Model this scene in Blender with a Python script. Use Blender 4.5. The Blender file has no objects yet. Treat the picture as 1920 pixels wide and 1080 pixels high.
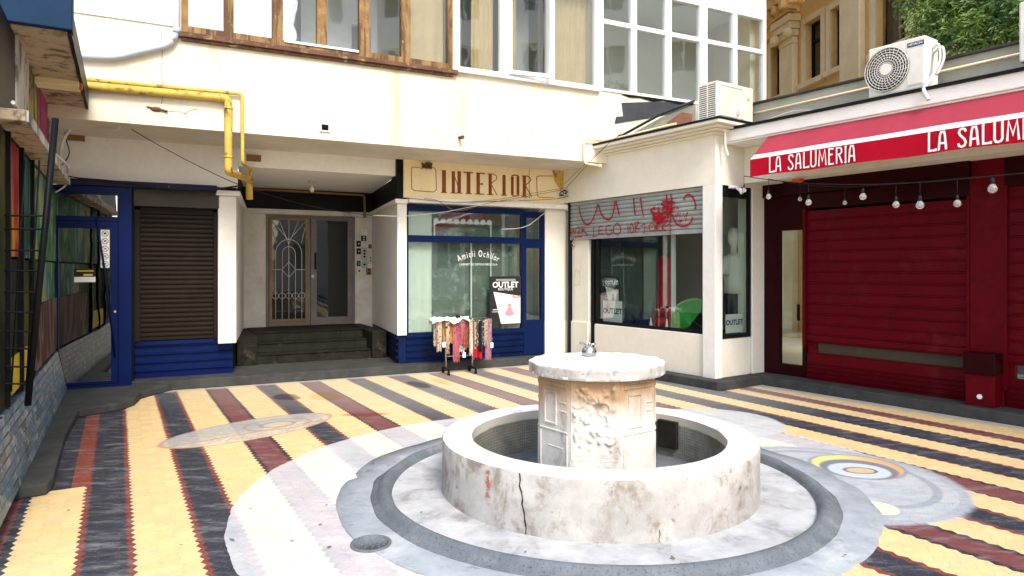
import bpy, math, random
from mathutils import Vector, noise as mnoise
random.seed(7)
R = math.radians
C = bpy.context.scene.collection
# ------------------------------------------------------------------ camera, sky, sun
cd = bpy.data.cameras.new('camera'); cam = bpy.data.objects.new('camera', cd); C.objects.link(cam)
cam.location = (0, 0, 1.6); cam.rotation_euler = (R(90), 0, 0)
cd.sensor_width = 36; cd.lens = 24.0; cd.shift_y = -35/1920; cd.clip_end = 500; cd.clip_start = .05
bpy.context.scene.camera = cam
W = bpy.data.worlds.new('World'); bpy.context.scene.world = W; W.use_nodes = True
wn = W.node_tree.nodes; sky = wn.new('ShaderNodeTexSky'); sky.sky_type = 'NISHITA'; sky.sun_disc = False
SUN_EL, SUN_AZ = R(45), R(157)          # azimuth clockwise from +Y
sky.sun_elevation = SUN_EL; sky.sun_rotation = SUN_AZ; sky.air_density = 1.0; sky.dust_density = 2.5
W.node_tree.links.new(sky.outputs[0], wn['Background'].inputs[0]); wn['Background'].inputs[1].default_value = .15
sl = bpy.data.lights.new('sun', 'SUN'); sl.energy = 1.35; sl.angle = R(18); sl.color = (1, .95, .88)
so = bpy.data.objects.new('sun', sl); C.objects.link(so)
sv = Vector((math.sin(SUN_AZ)*math.cos(SUN_EL), math.cos(SUN_AZ)*math.cos(SUN_EL), math.sin(SUN_EL)))
so.rotation_euler = sv.to_track_quat('Z', 'Y').to_euler(); so.location = sv*40
vs = bpy.context.scene.view_settings
bpy.context.scene.display_settings.display_device = 'sRGB'
vs.view_transform = 'Standard'; vs.look = 'None'; vs.gamma = 1; vs.exposure = 1.32
bpy.context.scene.cycles.max_bounces = 8; bpy.context.scene.cycles.transparent_max_bounces = 16

# ------------------------------------------------------------------ frames: local x along a wall, y into it
class Frame:
    def __init__(s, X, Y, deg):
        s.X, s.Y, s.r = X, Y, R(deg); s.c, s.s = math.cos(s.r), math.sin(s.r)
    def w(s, x, y, z=0): return Vector((s.X+x*s.c-y*s.s, s.Y+x*s.s+y*s.c, z))
    def loc(s, X, Y):
        a, b = X-s.X, Y-s.Y; return (a*s.c+b*s.s, -a*s.s+b*s.c)
    def p(s, px, py, y=0):             # where a sight line meets this wall plane (x, z)
        t = (px-960)/1280; X0, Y0 = s.X-y*s.s, s.Y+y*s.c
        u = (t*Y0-X0)/(s.c-t*s.s); D = Y0+u*s.s
        return (u, 1.6+(505-py)/1280*D)
    def x(s, px, y=0): return s.p(px, 505, y)[0]
    def z(s, px, py, y=0): return s.p(px, py, y)[1]
def G(px, py, z=0):
    Y = (1.6-z)*1280/(py-505); return ((px-960)*Y/1280, Y)
WF = Frame(0, 0, 0)
S = Frame(-1.75, 10.6, 26.6)            # shop front line of the back building
CL = Frame(2.74, 9.2, -55.3)            # corner shop, long face
CR = Frame(2.74, 9.2, 34.7)             # corner shop, short face
RB = Frame(3.98, 9.22, -55.3)           # right building
LK = Frame(-4.91, 7.14, 119.5)          # left kiosk
OB = Frame(7.0, 14.0, -81.1)            # old building
UY = -1.16                              # upper facade plane in S

# ------------------------------------------------------------------ mesh builder
class MB:
    def __init__(s): s.v = []; s.f = []; s.m = []; s.sm = []
    def face(s, pts, mi=0, sm=False):
        n = len(s.v); s.v += [tuple(p) for p in pts]; s.f.append(tuple(range(n, n+len(pts)))); s.m.append(mi); s.sm.append(sm); return s
    def box(s, x0, x1, y0, y1, z0, z1, mi=0):
        if x0 > x1: x0, x1 = x1, x0
        if y0 > y1: y0, y1 = y1, y0
        if z0 > z1: z0, z1 = z1, z0
        n = len(s.v)
        s.v += [(x, y, z) for z in (z0, z1) for y in (y0, y1) for x in (x0, x1)]
        for q in ((0, 2, 3, 1), (4, 5, 7, 6), (0, 1, 5, 4), (2, 6, 7, 3), (0, 4, 6, 2), (1, 3, 7, 5)):
            s.f.append(tuple(n+i for i in q)); s.m.append(mi); s.sm.append(False)
        return s
    def prism(s, poly, a, b, axis='z', mi=0):
        # poly 2D; axis z: (x,y); axis y: (x,z); axis x: (y,z)
        f = {'z': lambda p, h: (p[0], p[1], h), 'y': lambda p, h: (p[0], h, p[1]), 'x': lambda p, h: (h, p[0], p[1])}[axis]
        n = len(s.v); k = len(poly)
        s.v += [f(p, a) for p in poly]+[f(p, b) for p in poly]
        area = sum(poly[i][0]*poly[(i+1) % k][1]-poly[(i+1) % k][0]*poly[i][1] for i in range(k))
        pos = (area > 0) == (b > a)
        if axis == 'y': pos = not pos
        A = tuple(range(n, n+k)); B = tuple(range(n+k, n+2*k))
        s.f.append(A[::-1] if pos else A); s.f.append(B if pos else B[::-1])
        for i in range(k):
            j = (i+1) % k; q = (n+i, n+j, n+k+j, n+k+i); s.f.append(q if pos else q[::-1])
        s.m += [mi]*(k+2); s.sm += [False]*(k+2); return s
    def tube(s, pts, r, n=8, mi=0, r2=None, caps=True):
        pts = [Vector(p) for p in pts]; L = len(pts); base = len(s.v)
        up = Vector((0, 0, 1)); prev = None
        for i, p in enumerate(pts):
            d = (pts[min(i+1, L-1)]-pts[max(i-1, 0)])
            d = d.normalized() if d.length > 1e-9 else Vector((0, 0, 1))
            if prev is None:
                a = d.cross(up)
                if a.length < .05: a = d.cross(Vector((1, 0, 0)))
                a.normalize()
            else:
                a = prev-d*prev.dot(d)
                if a.length < 1e-6: a = d.cross(up)
                a.normalize()
            prev = a; b = d.cross(a)
            rr = r if r2 is None else r+(r2-r)*i/(L-1)
            for k in range(n):
                t = 2*math.pi*k/n; s.v.append(tuple(p+(a*math.cos(t)+b*math.sin(t))*rr))
        for i in range(L-1):
            for k in range(n):
                k2 = (k+1) % n
                s.f.append((base+i*n+k, base+(i+1)*n+k, base+(i+1)*n+k2, base+i*n+k2)); s.m.append(mi); s.sm.append(True)
        if caps:
            s.f.append(tuple(base+k for k in range(n))); s.m.append(mi); s.sm.append(False)
            s.f.append(tuple(base+(L-1)*n+k for k in range(n))[::-1]); s.m.append(mi); s.sm.append(False)
        return s
    def lathe(s, prof, n=48, cx=0, cy=0, mi=0, a0=0, a1=2*math.pi, smooth=True, closed=False, jit=0):
        base = len(s.v); full = abs(a1-a0-2*math.pi) < 1e-6; m = n if full else n+1; P = len(prof)
        for k in range(m):
            t = a0+(a1-a0)*k/n
            for (r, z) in prof:
                j = jit*(mnoise.noise(Vector((math.cos(t)*6, math.sin(t)*6, z*9+r*7)))) if jit else 0
                s.v.append((cx+(r+j)*math.cos(t), cy+(r+j)*math.sin(t), z+j*.5))
        for k in range(n):
            k2 = (k+1) % m
            for i in range(P if closed else P-1):
                i2 = (i+1) % P
                s.f.append((base+k*P+i, base+k2*P+i, base+k2*P+i2, base+k*P+i2)); s.m.append(mi); s.sm.append(smooth)
        return s
    def ball(s, c, r, n=10, m=7, sc=(1, 1, 1), mi=0):
        base = len(s.v)
        for i in range(m+1):
            ph = math.pi*i/m
            for k in range(n):
                t = 2*math.pi*k/n
                s.v.append((c[0]+r*sc[0]*math.sin(ph)*math.cos(t), c[1]+r*sc[1]*math.sin(ph)*math.sin(t), c[2]+r*sc[2]*math.cos(ph)))
        for i in range(m):
            for k in range(n):
                k2 = (k+1) % n
                s.f.append((base+i*n+k, base+(i+1)*n+k, base+(i+1)*n+k2, base+i*n+k2)); s.m.append(mi); s.sm.append(True)
        return s
    def cyl(s, c, r, h, n=16, axis='z', mi=0):
        d = {'z': Vector((0, 0, 1)), 'y': Vector((0, 1, 0)), 'x': Vector((1, 0, 0))}[axis]; c = Vector(c)
        return s.tube([c, c+d*h], r, n, mi)
    def wall(s, x0, x1, z0, z1, y0, y1, holes=(), mi=0):
        xs = sorted({x0, x1, *[h[0] for h in holes], *[h[1] for h in holes]}); xs = [x for x in xs if x0 <= x <= x1]
        zs = sorted({z0, z1, *[h[2] for h in holes], *[h[3] for h in holes]}); zs = [z for z in zs if z0 <= z <= z1]
        def solid(i, j):
            if i < 0 or j < 0 or i >= len(xs)-1 or j >= len(zs)-1: return False
            a, b = (xs[i]+xs[i+1])/2, (zs[j]+zs[j+1])/2
            return not any(h[0] < a < h[1] and h[2] < b < h[3] for h in holes)
        for i in range(len(xs)-1):
            for j in range(len(zs)-1):
                if not solid(i, j): continue
                a, b, c, d = xs[i], xs[i+1], zs[j], zs[j+1]
                s.face([(a, y0, c), (b, y0, c), (b, y0, d), (a, y0, d)], mi)
                s.face([(a, y1, d), (b, y1, d), (b, y1, c), (a, y1, c)], mi)
                if not solid(i-1, j): s.face([(a, y1, c), (a, y0, c), (a, y0, d), (a, y1, d)], mi)
                if not solid(i+1, j): s.face([(b, y0, c), (b, y1, c), (b, y1, d), (b, y0, d)], mi)
                if not solid(i, j-1): s.face([(a, y1, c), (b, y1, c), (b, y0, c), (a, y0, c)], mi)
                if not solid(i, j+1): s.face([(a, y0, d), (b, y0, d), (b, y1, d), (a, y1, d)], mi)
        return s
    def stroke(s, pts, w, y, th=.002, mi=0):     # mitred flat ribbon in the xz plane at y, facing -y
        P = []
        for p in pts:
            if not P or (Vector(p)-P[-1]).length > 1e-5: P.append(Vector(p))
        if len(P) < 2: return s
        L = []; Rr = []
        for i, p in enumerate(P):
            d1 = (p-P[i-1]).normalized() if i else None; d2 = (P[i+1]-p).normalized() if i < len(P)-1 else None
            if d1 is None: n = Vector((-d2.y, d2.x)); k = 1
            elif d2 is None: n = Vector((-d1.y, d1.x)); k = 1
            else:
                n1 = Vector((-d1.y, d1.x)); n = n1+Vector((-d2.y, d2.x))
                if n.length < 1e-3: n = n1
                n.normalize(); k = min(1/max(n.dot(n1), .35), 2)
            L.append(p+n*w/2*k); Rr.append(p-n*w/2*k)
        for i in range(len(P)-1):
            a, b, c, d = L[i], Rr[i], Rr[i+1], L[i+1]
            s.face([(a.x, y, a.y), (b.x, y, b.y), (c.x, y, c.y), (d.x, y, d.y)], mi)
        return s
    def text(s, txt, x, z, size, y, sx=1, rot=0, align='CENTER', mi=0, off=0, shear=0):
        cu = bpy.data.curves.new('t', 'FONT'); cu.body = txt; cu.size = size; cu.align_x = align; cu.align_y = 'CENTER'; cu.offset = off; cu.shear = shear
        cu.resolution_u = 3
        o = bpy.data.objects.new('t', cu); C.objects.link(o)
        dg = bpy.context.evaluated_depsgraph_get(); me = o.evaluated_get(dg).to_mesh()
        n = len(s.v); ca, sa = math.cos(rot), math.sin(rot)
        for v in me.vertices:
            a, b = v.co.x*sx, v.co.y; s.v.append((x+a*ca-b*sa, y, z+a*sa+b*ca))
        for p in me.polygons:
            s.f.append(tuple(n+i for i in p.vertices)); s.m.append(mi); s.sm.append(False)
        o.evaluated_get(dg).to_mesh_clear(); bpy.data.objects.remove(o); bpy.data.curves.remove(cu); return s
    def build(s, name, mats, parent=None, frame=None, origin=None, bevel=0, label=None):
        """frame: frame the vertices are given in; origin: point of that frame used as the object's origin"""
        if not isinstance(mats, (list, tuple)): mats = [mats]
        if origin is None:
            if parent is not None and 'o' in parent: origin = None
            xs = [v[0] for v in s.v]; ys = [v[1] for v in s.v]; zs = [v[2] for v in s.v]
            origin = ((min(xs)+max(xs))/2, (min(ys)+max(ys))/2, min(zs))
        me = bpy.data.meshes.new(name)
        me.from_pydata([(v[0]-origin[0], v[1]-origin[1], v[2]-origin[2]) for v in s.v], [], s.f)
        for m in mats: me.materials.append(m)
        me.polygons.foreach_set('material_index', s.m); me.polygons.foreach_set('use_smooth', s.sm); me.update()
        o = bpy.data.objects.new(name, me); C.objects.link(o)
        if parent is not None:
            o.parent = parent; po = ORG.get(parent.name, (0, 0, 0))
            o.location = (origin[0]-po[0], origin[1]-po[1], origin[2]-po[2])
        else:
            fr = frame or WF; o.location = fr.w(origin[0], origin[1], origin[2]); o.rotation_euler = (0, 0, fr.r)
        ORG[o.name] = origin
        if bevel:
            b = o.modifiers.new('bevel', 'BEVEL'); b.width = bevel; b.segments = 2; b.limit_method = 'ANGLE'; b.angle_limit = R(40)
        if label: o['label'] = label
        return o
ORG = {}
def tag(o, label, cat, group=None):
    o['label'] = label; o['category'] = cat
    if group: o['group'] = group
    return o
def thing(name, label, cat, frame=WF, at=(0, 0, 0), group=None, rot=0):
    o = bpy.data.objects.new(name, None); C.objects.link(o); o.empty_display_size = .2
    o.location = frame.w(*at); o.rotation_euler = (0, 0, frame.r+rot); ORG[o.name] = at
    return tag(o, label, cat, group)
def struct(o): o['kind'] = 'structure'; return o
def copy_tree(o, parent=None):
    c = o.copy(); C.objects.link(c); ORG[c.name] = ORG.get(o.name, (0, 0, 0))
    if parent: c.parent = parent
    for ch in list(o.children): copy_tree(ch, c)
    return c
def arc(cx, cz, r, a0, a1, n=8, rz=None):
    rz = rz or r
    return [(cx+r*math.cos(R(a0+(a1-a0)*i/n)), cz+rz*math.sin(R(a0+(a1-a0)*i/n))) for i in range(n+1)]
def smooth(pts, n=6):                     # Catmull-Rom through 3D points
    P = [Vector(p) for p in pts]; P = [P[0]*2-P[1]]+P+[P[-1]*2-P[-2]]; out = []
    for i in range(1, len(P)-2):
        for k in range(n):
            t = k/n; a, b, c, d = P[i-1:i+3]
            out.append(.5*((2*b)+(c-a)*t+(2*a-5*b+4*c-d)*t*t+(3*b-a-3*c+d)*t**3))
    out.append(P[-2]); return out

# ------------------------------------------------------------------ materials
class NT:
    def __init__(s, name):
        s.mat = bpy.data.materials.new(name); s.mat.use_nodes = True; s.t = s.mat.node_tree; s.n = s.t.nodes; s.b = s.n['Principled BSDF']; s.out = s.n['Material Output']
    def new(s, ty, **k):
        n = s.n.new(ty)
        for a, b in k.items(): setattr(n, a, b)
        return n
    def set(s, sock, v):
        if hasattr(v, 'is_linked') or isinstance(v, bpy.types.NodeSocket): s.t.links.new(v, sock)
        else: sock.default_value = v
    def math(s, op, a, b=0, c=0, clamp=False):
        n = s.new('ShaderNodeMath', operation=op); n.use_clamp = clamp
        for i, v in enumerate((a, b, c)): s.set(n.inputs[i], v)
        return n.outputs[0]
    def mix(s, f, a, b, mode='MIX'):
        n = s.new('ShaderNodeMix', data_type='RGBA', blend_type=mode)
        s.set(n.inputs[0], f)
        for i, v in ((6, a), (7, b)):
            if isinstance(v, tuple): v = (*v[:3], 1)
            s.set(n.inputs[i], v)
        return n.outputs[2]
    def noise(s, co, scale, detail=6, rough=.6, dist=0):
        n = s.new('ShaderNodeTexNoise'); s.set(n.inputs['Vector'], co); n.inputs['Scale'].default_value = scale
        n.inputs['Detail'].default_value = detail; n.inputs['Roughness'].default_value = rough; n.inputs['Distortion'].default_value = dist
        return n.outputs['Fac']
    def step(s, v, a, b):                      # smoothstep-like remap to 0..1
        n = s.new('ShaderNodeMapRange'); n.interpolation_type = 'SMOOTHSTEP'; s.set(n.inputs[0], v)
        n.inputs[1].default_value = a; n.inputs[2].default_value = b; return n.outputs[0]
    def co(s, sc=(1, 1, 1), kind='Object'):
        t = s.new('ShaderNodeTexCoord'); m = s.new('ShaderNodeMapping'); s.t.links.new(t.outputs[kind], m.inputs[0]); m.inputs['Scale'].default_value = sc
        return m.outputs[0]
    def sep(s, v):
        n = s.new('ShaderNodeSeparateXYZ'); s.set(n.inputs[0], v); return n.outputs
    def bump(s, h, st=.3, d=.01):
        n = s.new('ShaderNodeBump'); s.set(n.inputs['Height'], h); n.inputs['Strength'].default_value = st; n.inputs['Distance'].default_value = d
        s.t.links.new(n.outputs[0], s.b.inputs['Normal'])
def M(name, col, col2=None, rough=.6, scale=3., dirt=None, ds=1.5, lo=.55, hi=.75, streak=1., bump=.15, bs=60, metal=0, dirt2=None, d2s=9, lo2=.6, hi2=.72, mott=.35):
    """painted or cast surface: slow colour drift, blotches or runs of dirt, chips, fine grain"""
    t = NT(name); co = t.co(); col2 = col2 or tuple(c*.85 for c in col)
    c = t.mix(t.step(t.noise(co, scale, 8, .65), .3, .7), col, col2)
    fine = t.noise(co, bs, 4, .7)
    if dirt:
        c = t.mix(t.math('MULTIPLY', t.step(t.noise(t.co((1, 1, 1/streak)), ds, 9, .7, .4), lo, hi), .85), c, dirt)
    if dirt2:
        c = t.mix(t.step(t.noise(t.co((1.3, 1.3, 1.3)), d2s, 7, .75), lo2, hi2), c, dirt2)
    mo = t.math('ADD', t.math('MULTIPLY', t.noise(t.co((1, 1, .6)), 17, 9, .8), 1-mott), t.math('MULTIPLY', t.noise(co, 3.1, 8, .75, .6), mott)); lv = t.math('ADD', 1-.55*mott, t.math('MULTIPLY', mo, 1.1*mott)) if mott else None
    if mott: cc = t.new('ShaderNodeCombineColor'); [t.set(cc.inputs[i], lv) for i in range(3)]; c = t.mix(1.0, c, cc.outputs[0], 'MULTIPLY')
    t.set(t.b.inputs['Base Color'], c); t.b.inputs['Metallic'].default_value = metal
    t.set(t.b.inputs['Roughness'], t.math('ADD', t.math('MULTIPLY', fine, .2), rough-.1))
    t.b.inputs['Specular IOR Level'].default_value = .10 if max(col) < .03 or max(col[1:]) < .03 else (.12 if max(col[:2]) < .03 else .28)
    if bump: t.bump(t.math('ADD', fine, t.noise(co, bs/6, 5)), bump, .004)
    return t.mat
def glass(name, refl=.1, tint=(.9, .95, .93), rough=.0, wav=0.0):
    t = NT(name); t.n.remove(t.b)
    tr = t.new('ShaderNodeBsdfTransparent'); tr.inputs[0].default_value = (*tint, 1)
    gl = t.new('ShaderNodeBsdfGlossy'); gl.inputs['Roughness'].default_value = rough
    fr = t.new('ShaderNodeFresnel'); ge = t.new('ShaderNodeNewGeometry'); t.set(fr.inputs[0], t.math('SUBTRACT', 1.5, t.math('MULTIPLY', ge.outputs['Backfacing'], 1.5-1/1.5)))
    if wav:
        n = t.new('ShaderNodeBump'); t.set(n.inputs['Height'], t.noise(t.co(), 1.6, 2)); n.inputs['Strength'].default_value = wav; n.inputs['Distance'].default_value = .02
        t.t.links.new(n.outputs[0], gl.inputs['Normal'])
    mx = t.new('ShaderNodeMixShader')
    t.set(mx.inputs[0], t.math('ADD', t.math('MULTIPLY', fr.outputs[0], 1-refl), refl, clamp=True))
    t.t.links.new(tr.outputs[0], mx.inputs[1]); t.t.links.new(gl.outputs[0], mx.inputs[2]); t.t.links.new(mx.outputs[0], t.out.inputs[0])
    return t.mat
m = {}
m['facade'] = M('facade_plaster', (.74, .69, .565), (.68, .61, .46), .85, 1.2, dirt=(.42, .30, .16), ds=1.9, lo=.54, hi=.78, streak=4.5, bump=.35, bs=50, dirt2=(.52, .42, .27), d2s=2.2, lo2=.60, hi2=.80, mott=.5)
m['facade_low'] = M('shaded_plaster', (.88, .87, .83), (.82, .80, .75), .85, 1.0, dirt=(.45, .36, .26), ds=1.1, lo=.66, hi=.86, bump=.2)
m['soffit'] = M('soffit_plaster', (.74, .70, .62), (.64, .58, .48), .9, 1.3, dirt=(.36, .24, .13), ds=1.2, lo=.6, hi=.82, bump=.3)
m['white'] = M('white_paint', (.82, .81, .76), (.76, .74, .68), .6, 2, dirt=(.45, .38, .28), ds=2.2, lo=.68, hi=.85, streak=3)
m['pvc'] = M('white_plastic', (.84, .85, .86), (.78, .79, .80), .35, 2, bump=.02)
m['cream'] = M('cream_plaster', (.82, .78, .67), (.75, .70, .58), .85, 1.4, dirt=(.36, .26, .16), ds=1.3, lo=.62, hi=.85, streak=2)
m['signbg'] = M('painted_sign_ground', (.90, .78, .50), (.86, .71, .41), .75, 1.6, dirt=(.50, .34, .16), ds=2.2, lo=.58, hi=.80)
m['rust_letter'] = M('rust_red_paint', (.28, .075, .018), (.20, .05, .012), .7, 6)
m['blue'] = M('cobalt_blue_paint', (.0008, .011, .085), (.0006, .008, .065), .42, 2, dirt=(.002, .02, .09), ds=2.5, lo=.6, hi=.8, bump=.06)
m['blue_dk'] = M('dark_blue_paint', (.003, .013, .065), (.002, .008, .045), .4, 2, dirt=(.02, .03, .06), ds=3, lo=.6, hi=.8, bump=.08)
m['navy_strip'] = M('chipped_navy_paint', (.012, .018, .06), (.02, .02, .05), .6, 4, dirt=(.4, .38, .34), ds=9, lo=.62, hi=.68, streak=3)
m['brown'] = M('brown_roller_shutter', (.018, .012, .008), (.013, .009, .006), .42, 2, bump=.04)
m['brownbox'] = M('taupe_shutter_box', (.06, .052, .04), (.04, .036, .03), .6, 2)
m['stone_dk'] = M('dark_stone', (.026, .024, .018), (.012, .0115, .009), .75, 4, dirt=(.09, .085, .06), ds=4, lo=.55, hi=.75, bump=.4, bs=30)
m['kerb'] = M('grey_concrete', (.060, .062, .058), (.032, .034, .034), .85, 3, dirt=(.12, .115, .09), ds=3, lo=.55, hi=.8, bump=.4, dirt2=(.02, .02, .02), d2s=5)
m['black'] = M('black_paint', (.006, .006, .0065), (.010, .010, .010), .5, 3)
m['blk_metal'] = M('black_metal', (.006, .007, .009), (.010, .011, .013), .45, 5, dirt=(.045, .04, .035), ds=12, lo=.66, hi=.74)
m['door_wood'] = M('old_taupe_paint', (.19, .17, .155), (.13, .115, .10), .6, 3, dirt=(.06, .05, .04), ds=4, lo=.58, hi=.76, streak=3, bump=.3)
m['door_ochre'] = M('ochre_varnish', (.28, .16, .055), (.18, .10, .035), .55, 4, dirt=(.09, .05, .03), ds=6, lo=.55, hi=.75, streak=3)
m['dirty_white'] = M('stained_whitewash', (.66, .64, .58), (.50, .47, .40), .85, 2.2, dirt=(.20, .17, .13), ds=2.2, lo=.55, hi=.75, bump=.3)
m['wood'] = M('weathered_window_wood', (.30, .19, .075), (.20, .11, .04), .75, 5, dirt=(.075, .035, .02), ds=9, lo=.44, hi=.56, streak=7, bump=.6, bs=40, dirt2=(.46, .34, .17), d2s=9, lo2=.58, hi2=.74)
m['woodsill'] = M('rotten_sill_wood', (.15, .075, .04), (.08, .04, .03), .8, 6, dirt=(.35, .25, .12), ds=8, lo=.55, hi=.65, bump=.5, bs=30)
m['yellow_pipe'] = M('yellow_gas_pipe_paint', (.62, .44, .09), (.52, .35, .06), .5, 5, dirt=(.13, .065, .02), ds=7, lo=.53, hi=.62, bump=.15)
m['grey_pipe'] = M('grey_plastic_pipe', (.42, .46, .55), (.36, .40, .50), .4, 3)
m['metal'] = M('galvanised_metal', (.45, .46, .45), (.34, .35, .34), .4, 4, metal=.6)
m['steel_sh'] = M('steel_roller_shutter', (.36, .40, .39), (.28, .31, .30), .45, 2.5, dirt=(.17, .18, .17), ds=2, lo=.55, hi=.8, streak=.4, metal=.25)
m['graf'] = M('red_spray_paint', (.34, .012, .02), (.26, .01, .015), .5, 20)
m['ac'] = M('aged_white_casing', (.70, .66, .56), (.62, .57, .46), .45, 2, dirt=(.36, .25, .14), ds=3, lo=.62, hi=.85, streak=3, bump=.04)
m['ac2'] = M('white_casing', (.78, .77, .71), (.70, .69, .62), .4, 2, dirt=(.4, .33, .2), ds=3, lo=.66, hi=.85, streak=4, bump=.03)
m['ac_grille'] = M('dark_fan_grille', (.05, .045, .04), (.035, .03, .03), .5, 5)
m['maroon'] = M('maroon_metal', (.115, .0008, .006), (.08, .0006, .004), .45, 2.5, bump=.12, dirt=(.15, .012, .02), ds=2.5, lo=.5, hi=.8)
m['maroon_dk'] = M('dark_maroon_metal', (.026, .0006, .002), (.018, .0005, .0015), .45, 2.5, bump=.05)
m['awn'] = M('red_canvas', (.46, .004, .022), (.40, .004, .018), .8, 2, dirt=(.34, .008, .02), ds=3, lo=.55, hi=.8, bump=.1, bs=200)
m['awn_top'] = M('sunlit_red_canvas', (.36, .036, .062), (.31, .03, .052), .8, 1.5, dirt=(.34, .07, .09), ds=2, lo=.55, hi=.85, bump=.1, bs=200)  # pinkish cast of strong light on the top painted into the canvas
m['awn_w'] = M('white_canvas', (.84, .83, .82), (.78, .77, .76), .8, 2, bump=.1, bs=200)
m['conc_w'] = M('pale_fountain_concrete', (.50, .48, .45), (.33, .32, .30), .85, 2.8, dirt=(.19, .15, .11), ds=4.2, lo=.48, hi=.66, streak=1.2, bump=.6, bs=45, dirt2=(.10, .075, .055), d2s=8, lo2=.58, hi2=.72, mott=.7)
m['conc_top'] = M('sunlit_concrete', (.84, .82, .78), (.72, .70, .66), .85, 3.5, dirt=(.36, .31, .25), ds=5, lo=.50, hi=.72, dirt2=(.22, .18, .14), d2s=7, lo2=.60, hi2=.74, mott=.5, bump=.4, bs=45)  # paler copy of the concrete, bright light painted into rim and slab top
m['platform'] = M('worn_pale_concrete', (.50, .51, .52), (.35, .36, .37), .85, 3.4, dirt=(.20, .19, .18), ds=3.6, lo=.50, hi=.70, bump=.5, bs=40, dirt2=(.10, .095, .085), d2s=4.2, lo2=.64, hi2=.74, mott=.7)
m['gutter_lt'] = M('pale_grey_terrazzo', (.34, .37, .40), (.24, .27, .30), .75, 3, dirt=(.50, .52, .53), ds=2, lo=.5, hi=.75, bump=.5, bs=90, dirt2=(.16, .18, .20), d2s=6, lo2=.56, hi2=.7, mott=.6)
m['frost'] = M('frosted_glass', (.075, .055, .035), (.035, .03, .024), .35, 1.2, bump=0)
m['gutter'] = M('grey_terrazzo', (.16, .18, .20), (.10, .115, .13), .7, 3, dirt=(.30, .32, .34), ds=2, lo=.52, hi=.8, bump=.5, bs=90, dirt2=(.05, .055, .065), d2s=50, lo2=.52, hi2=.66, mott=.6)
m['carve'] = None
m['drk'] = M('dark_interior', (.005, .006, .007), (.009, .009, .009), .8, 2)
m['chrome'] = M('dull_chrome', (.5, .5, .48), (.4, .4, .38), .25, 10, metal=.9)
m['poster_w'] = M('poster_white', (.80, .78, .74), (.78, .76, .72), .5, 2, bump=0)
m['poster_k'] = M('poster_black', (.02, .02, .022), (.03, .03, .03), .4, 2, bump=0)
m['pink'] = M('pink_print', (.62, .22, .26), (.7, .3, .33), .6, 5, bump=0)
m['letter_w'] = M('white_lettering', (.84, .84, .82), (.8, .8, .78), .6, 5, bump=0)
m['letter_b'] = M('blue_lettering', (.02, .04, .12), (.02, .04, .1), .6, 5, bump=0)
m['cable_k'] = M('black_cable', (.02, .02, .02), (.03, .03, .03), .6, 5, bump=0)
m['cable_w'] = M('white_cable', (.74, .73, .70), (.66, .65, .60), .5, 5, bump=0)
m['gold'] = M('cable_tan', (.30, .19, .07), (.25, .15, .05), .6, 5, bump=0)
m['glass_old'] = glass('old_window_glass', .10, (.25, .30, .36), wav=.2)
m['glass'] = glass('shop_glass', .06, (.86, .92, .90))
m['glass_up'] = glass('window_glass', .15, (.93, .95, .95), wav=.15)
m['glass_dk'] = glass('tinted_glass', .03, (.22, .28, .29), wav=.12)
m['glass_mir'] = glass('mirror_film_glass', .34, (.25, .32, .32), wav=.10)
m['green'] = M('green_umbrella_cloth', (.42, .80, .36), (.34, .72, .28), .6, 4)
m['green2'] = M('deep_green_cloth', (.05, .42, .07), (.04, .34, .05), .6, 4)
m['red'] = M('red_cloth', (.55, .015, .03), (.42, .01, .02), .7, 4)
m['mann'] = M('mannequin_white', (.75, .74, .66), (.7, .69, .6), .5, 4, bump=0)
m['navy'] = M('navy_cloth', (.015, .02, .05), (.02, .025, .06), .8, 4)
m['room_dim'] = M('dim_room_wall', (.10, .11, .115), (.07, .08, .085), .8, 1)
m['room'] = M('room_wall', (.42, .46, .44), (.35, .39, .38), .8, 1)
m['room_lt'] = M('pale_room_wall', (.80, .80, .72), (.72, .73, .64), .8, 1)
m['film'] = M('grey_green_film', (.17, .205, .17), (.125, .155, .13), .35, 1.5, dirt=(.42, .46, .40), ds=4.2, lo=.52, hi=.66, bump=.8, bs=14)
m['curtain'] = M('cream_curtain', (.74, .60, .35), (.62, .48, .26), .85, 3)
m['orange'] = M('orange_plastic', (.6, .08, .02), (.5, .06, .02), .5, 4)
m['tile_far'] = M('ochre_old_plaster', (.72, .48, .19), (.60, .37, .13), .85, 1.2, dirt=(.16, .09, .04), ds=1.5, lo=.55, hi=.75, streak=2, bump=.4, bs=30)
m['tile_far2'] = M('pale_old_stone', (.70, .57, .36), (.60, .46, .27), .85, 1.6, dirt=(.26, .18, .10), ds=2, lo=.58, hi=.78, streak=2, bump=.4, bs=30)
m['parapet'] = M('grey_weathered_render', (.46, .45, .39), (.33, .32, .27), .85, 2, dirt=(.40, .37, .30), ds=2, lo=.55, hi=.75, bump=.4, dirt2=(.08, .08, .06), d2s=5, lo2=.66, hi2=.8)
m['upstand'] = M('pale_weathered_render', (.56, .53, .44), (.42, .39, .31), .85, 3, dirt=(.18, .16, .12), ds=4, lo=.52, hi=.7, bump=.5)
m['brick'] = M('exposed_brick', (.42, .20, .12), (.34, .15, .09), .9, 8, bump=.6, bs=25)
m['tar'] = M('bitumen_felt', (.035, .04, .045), (.05, .055, .06), .7, 4, bump=.5, bs=25)
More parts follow.
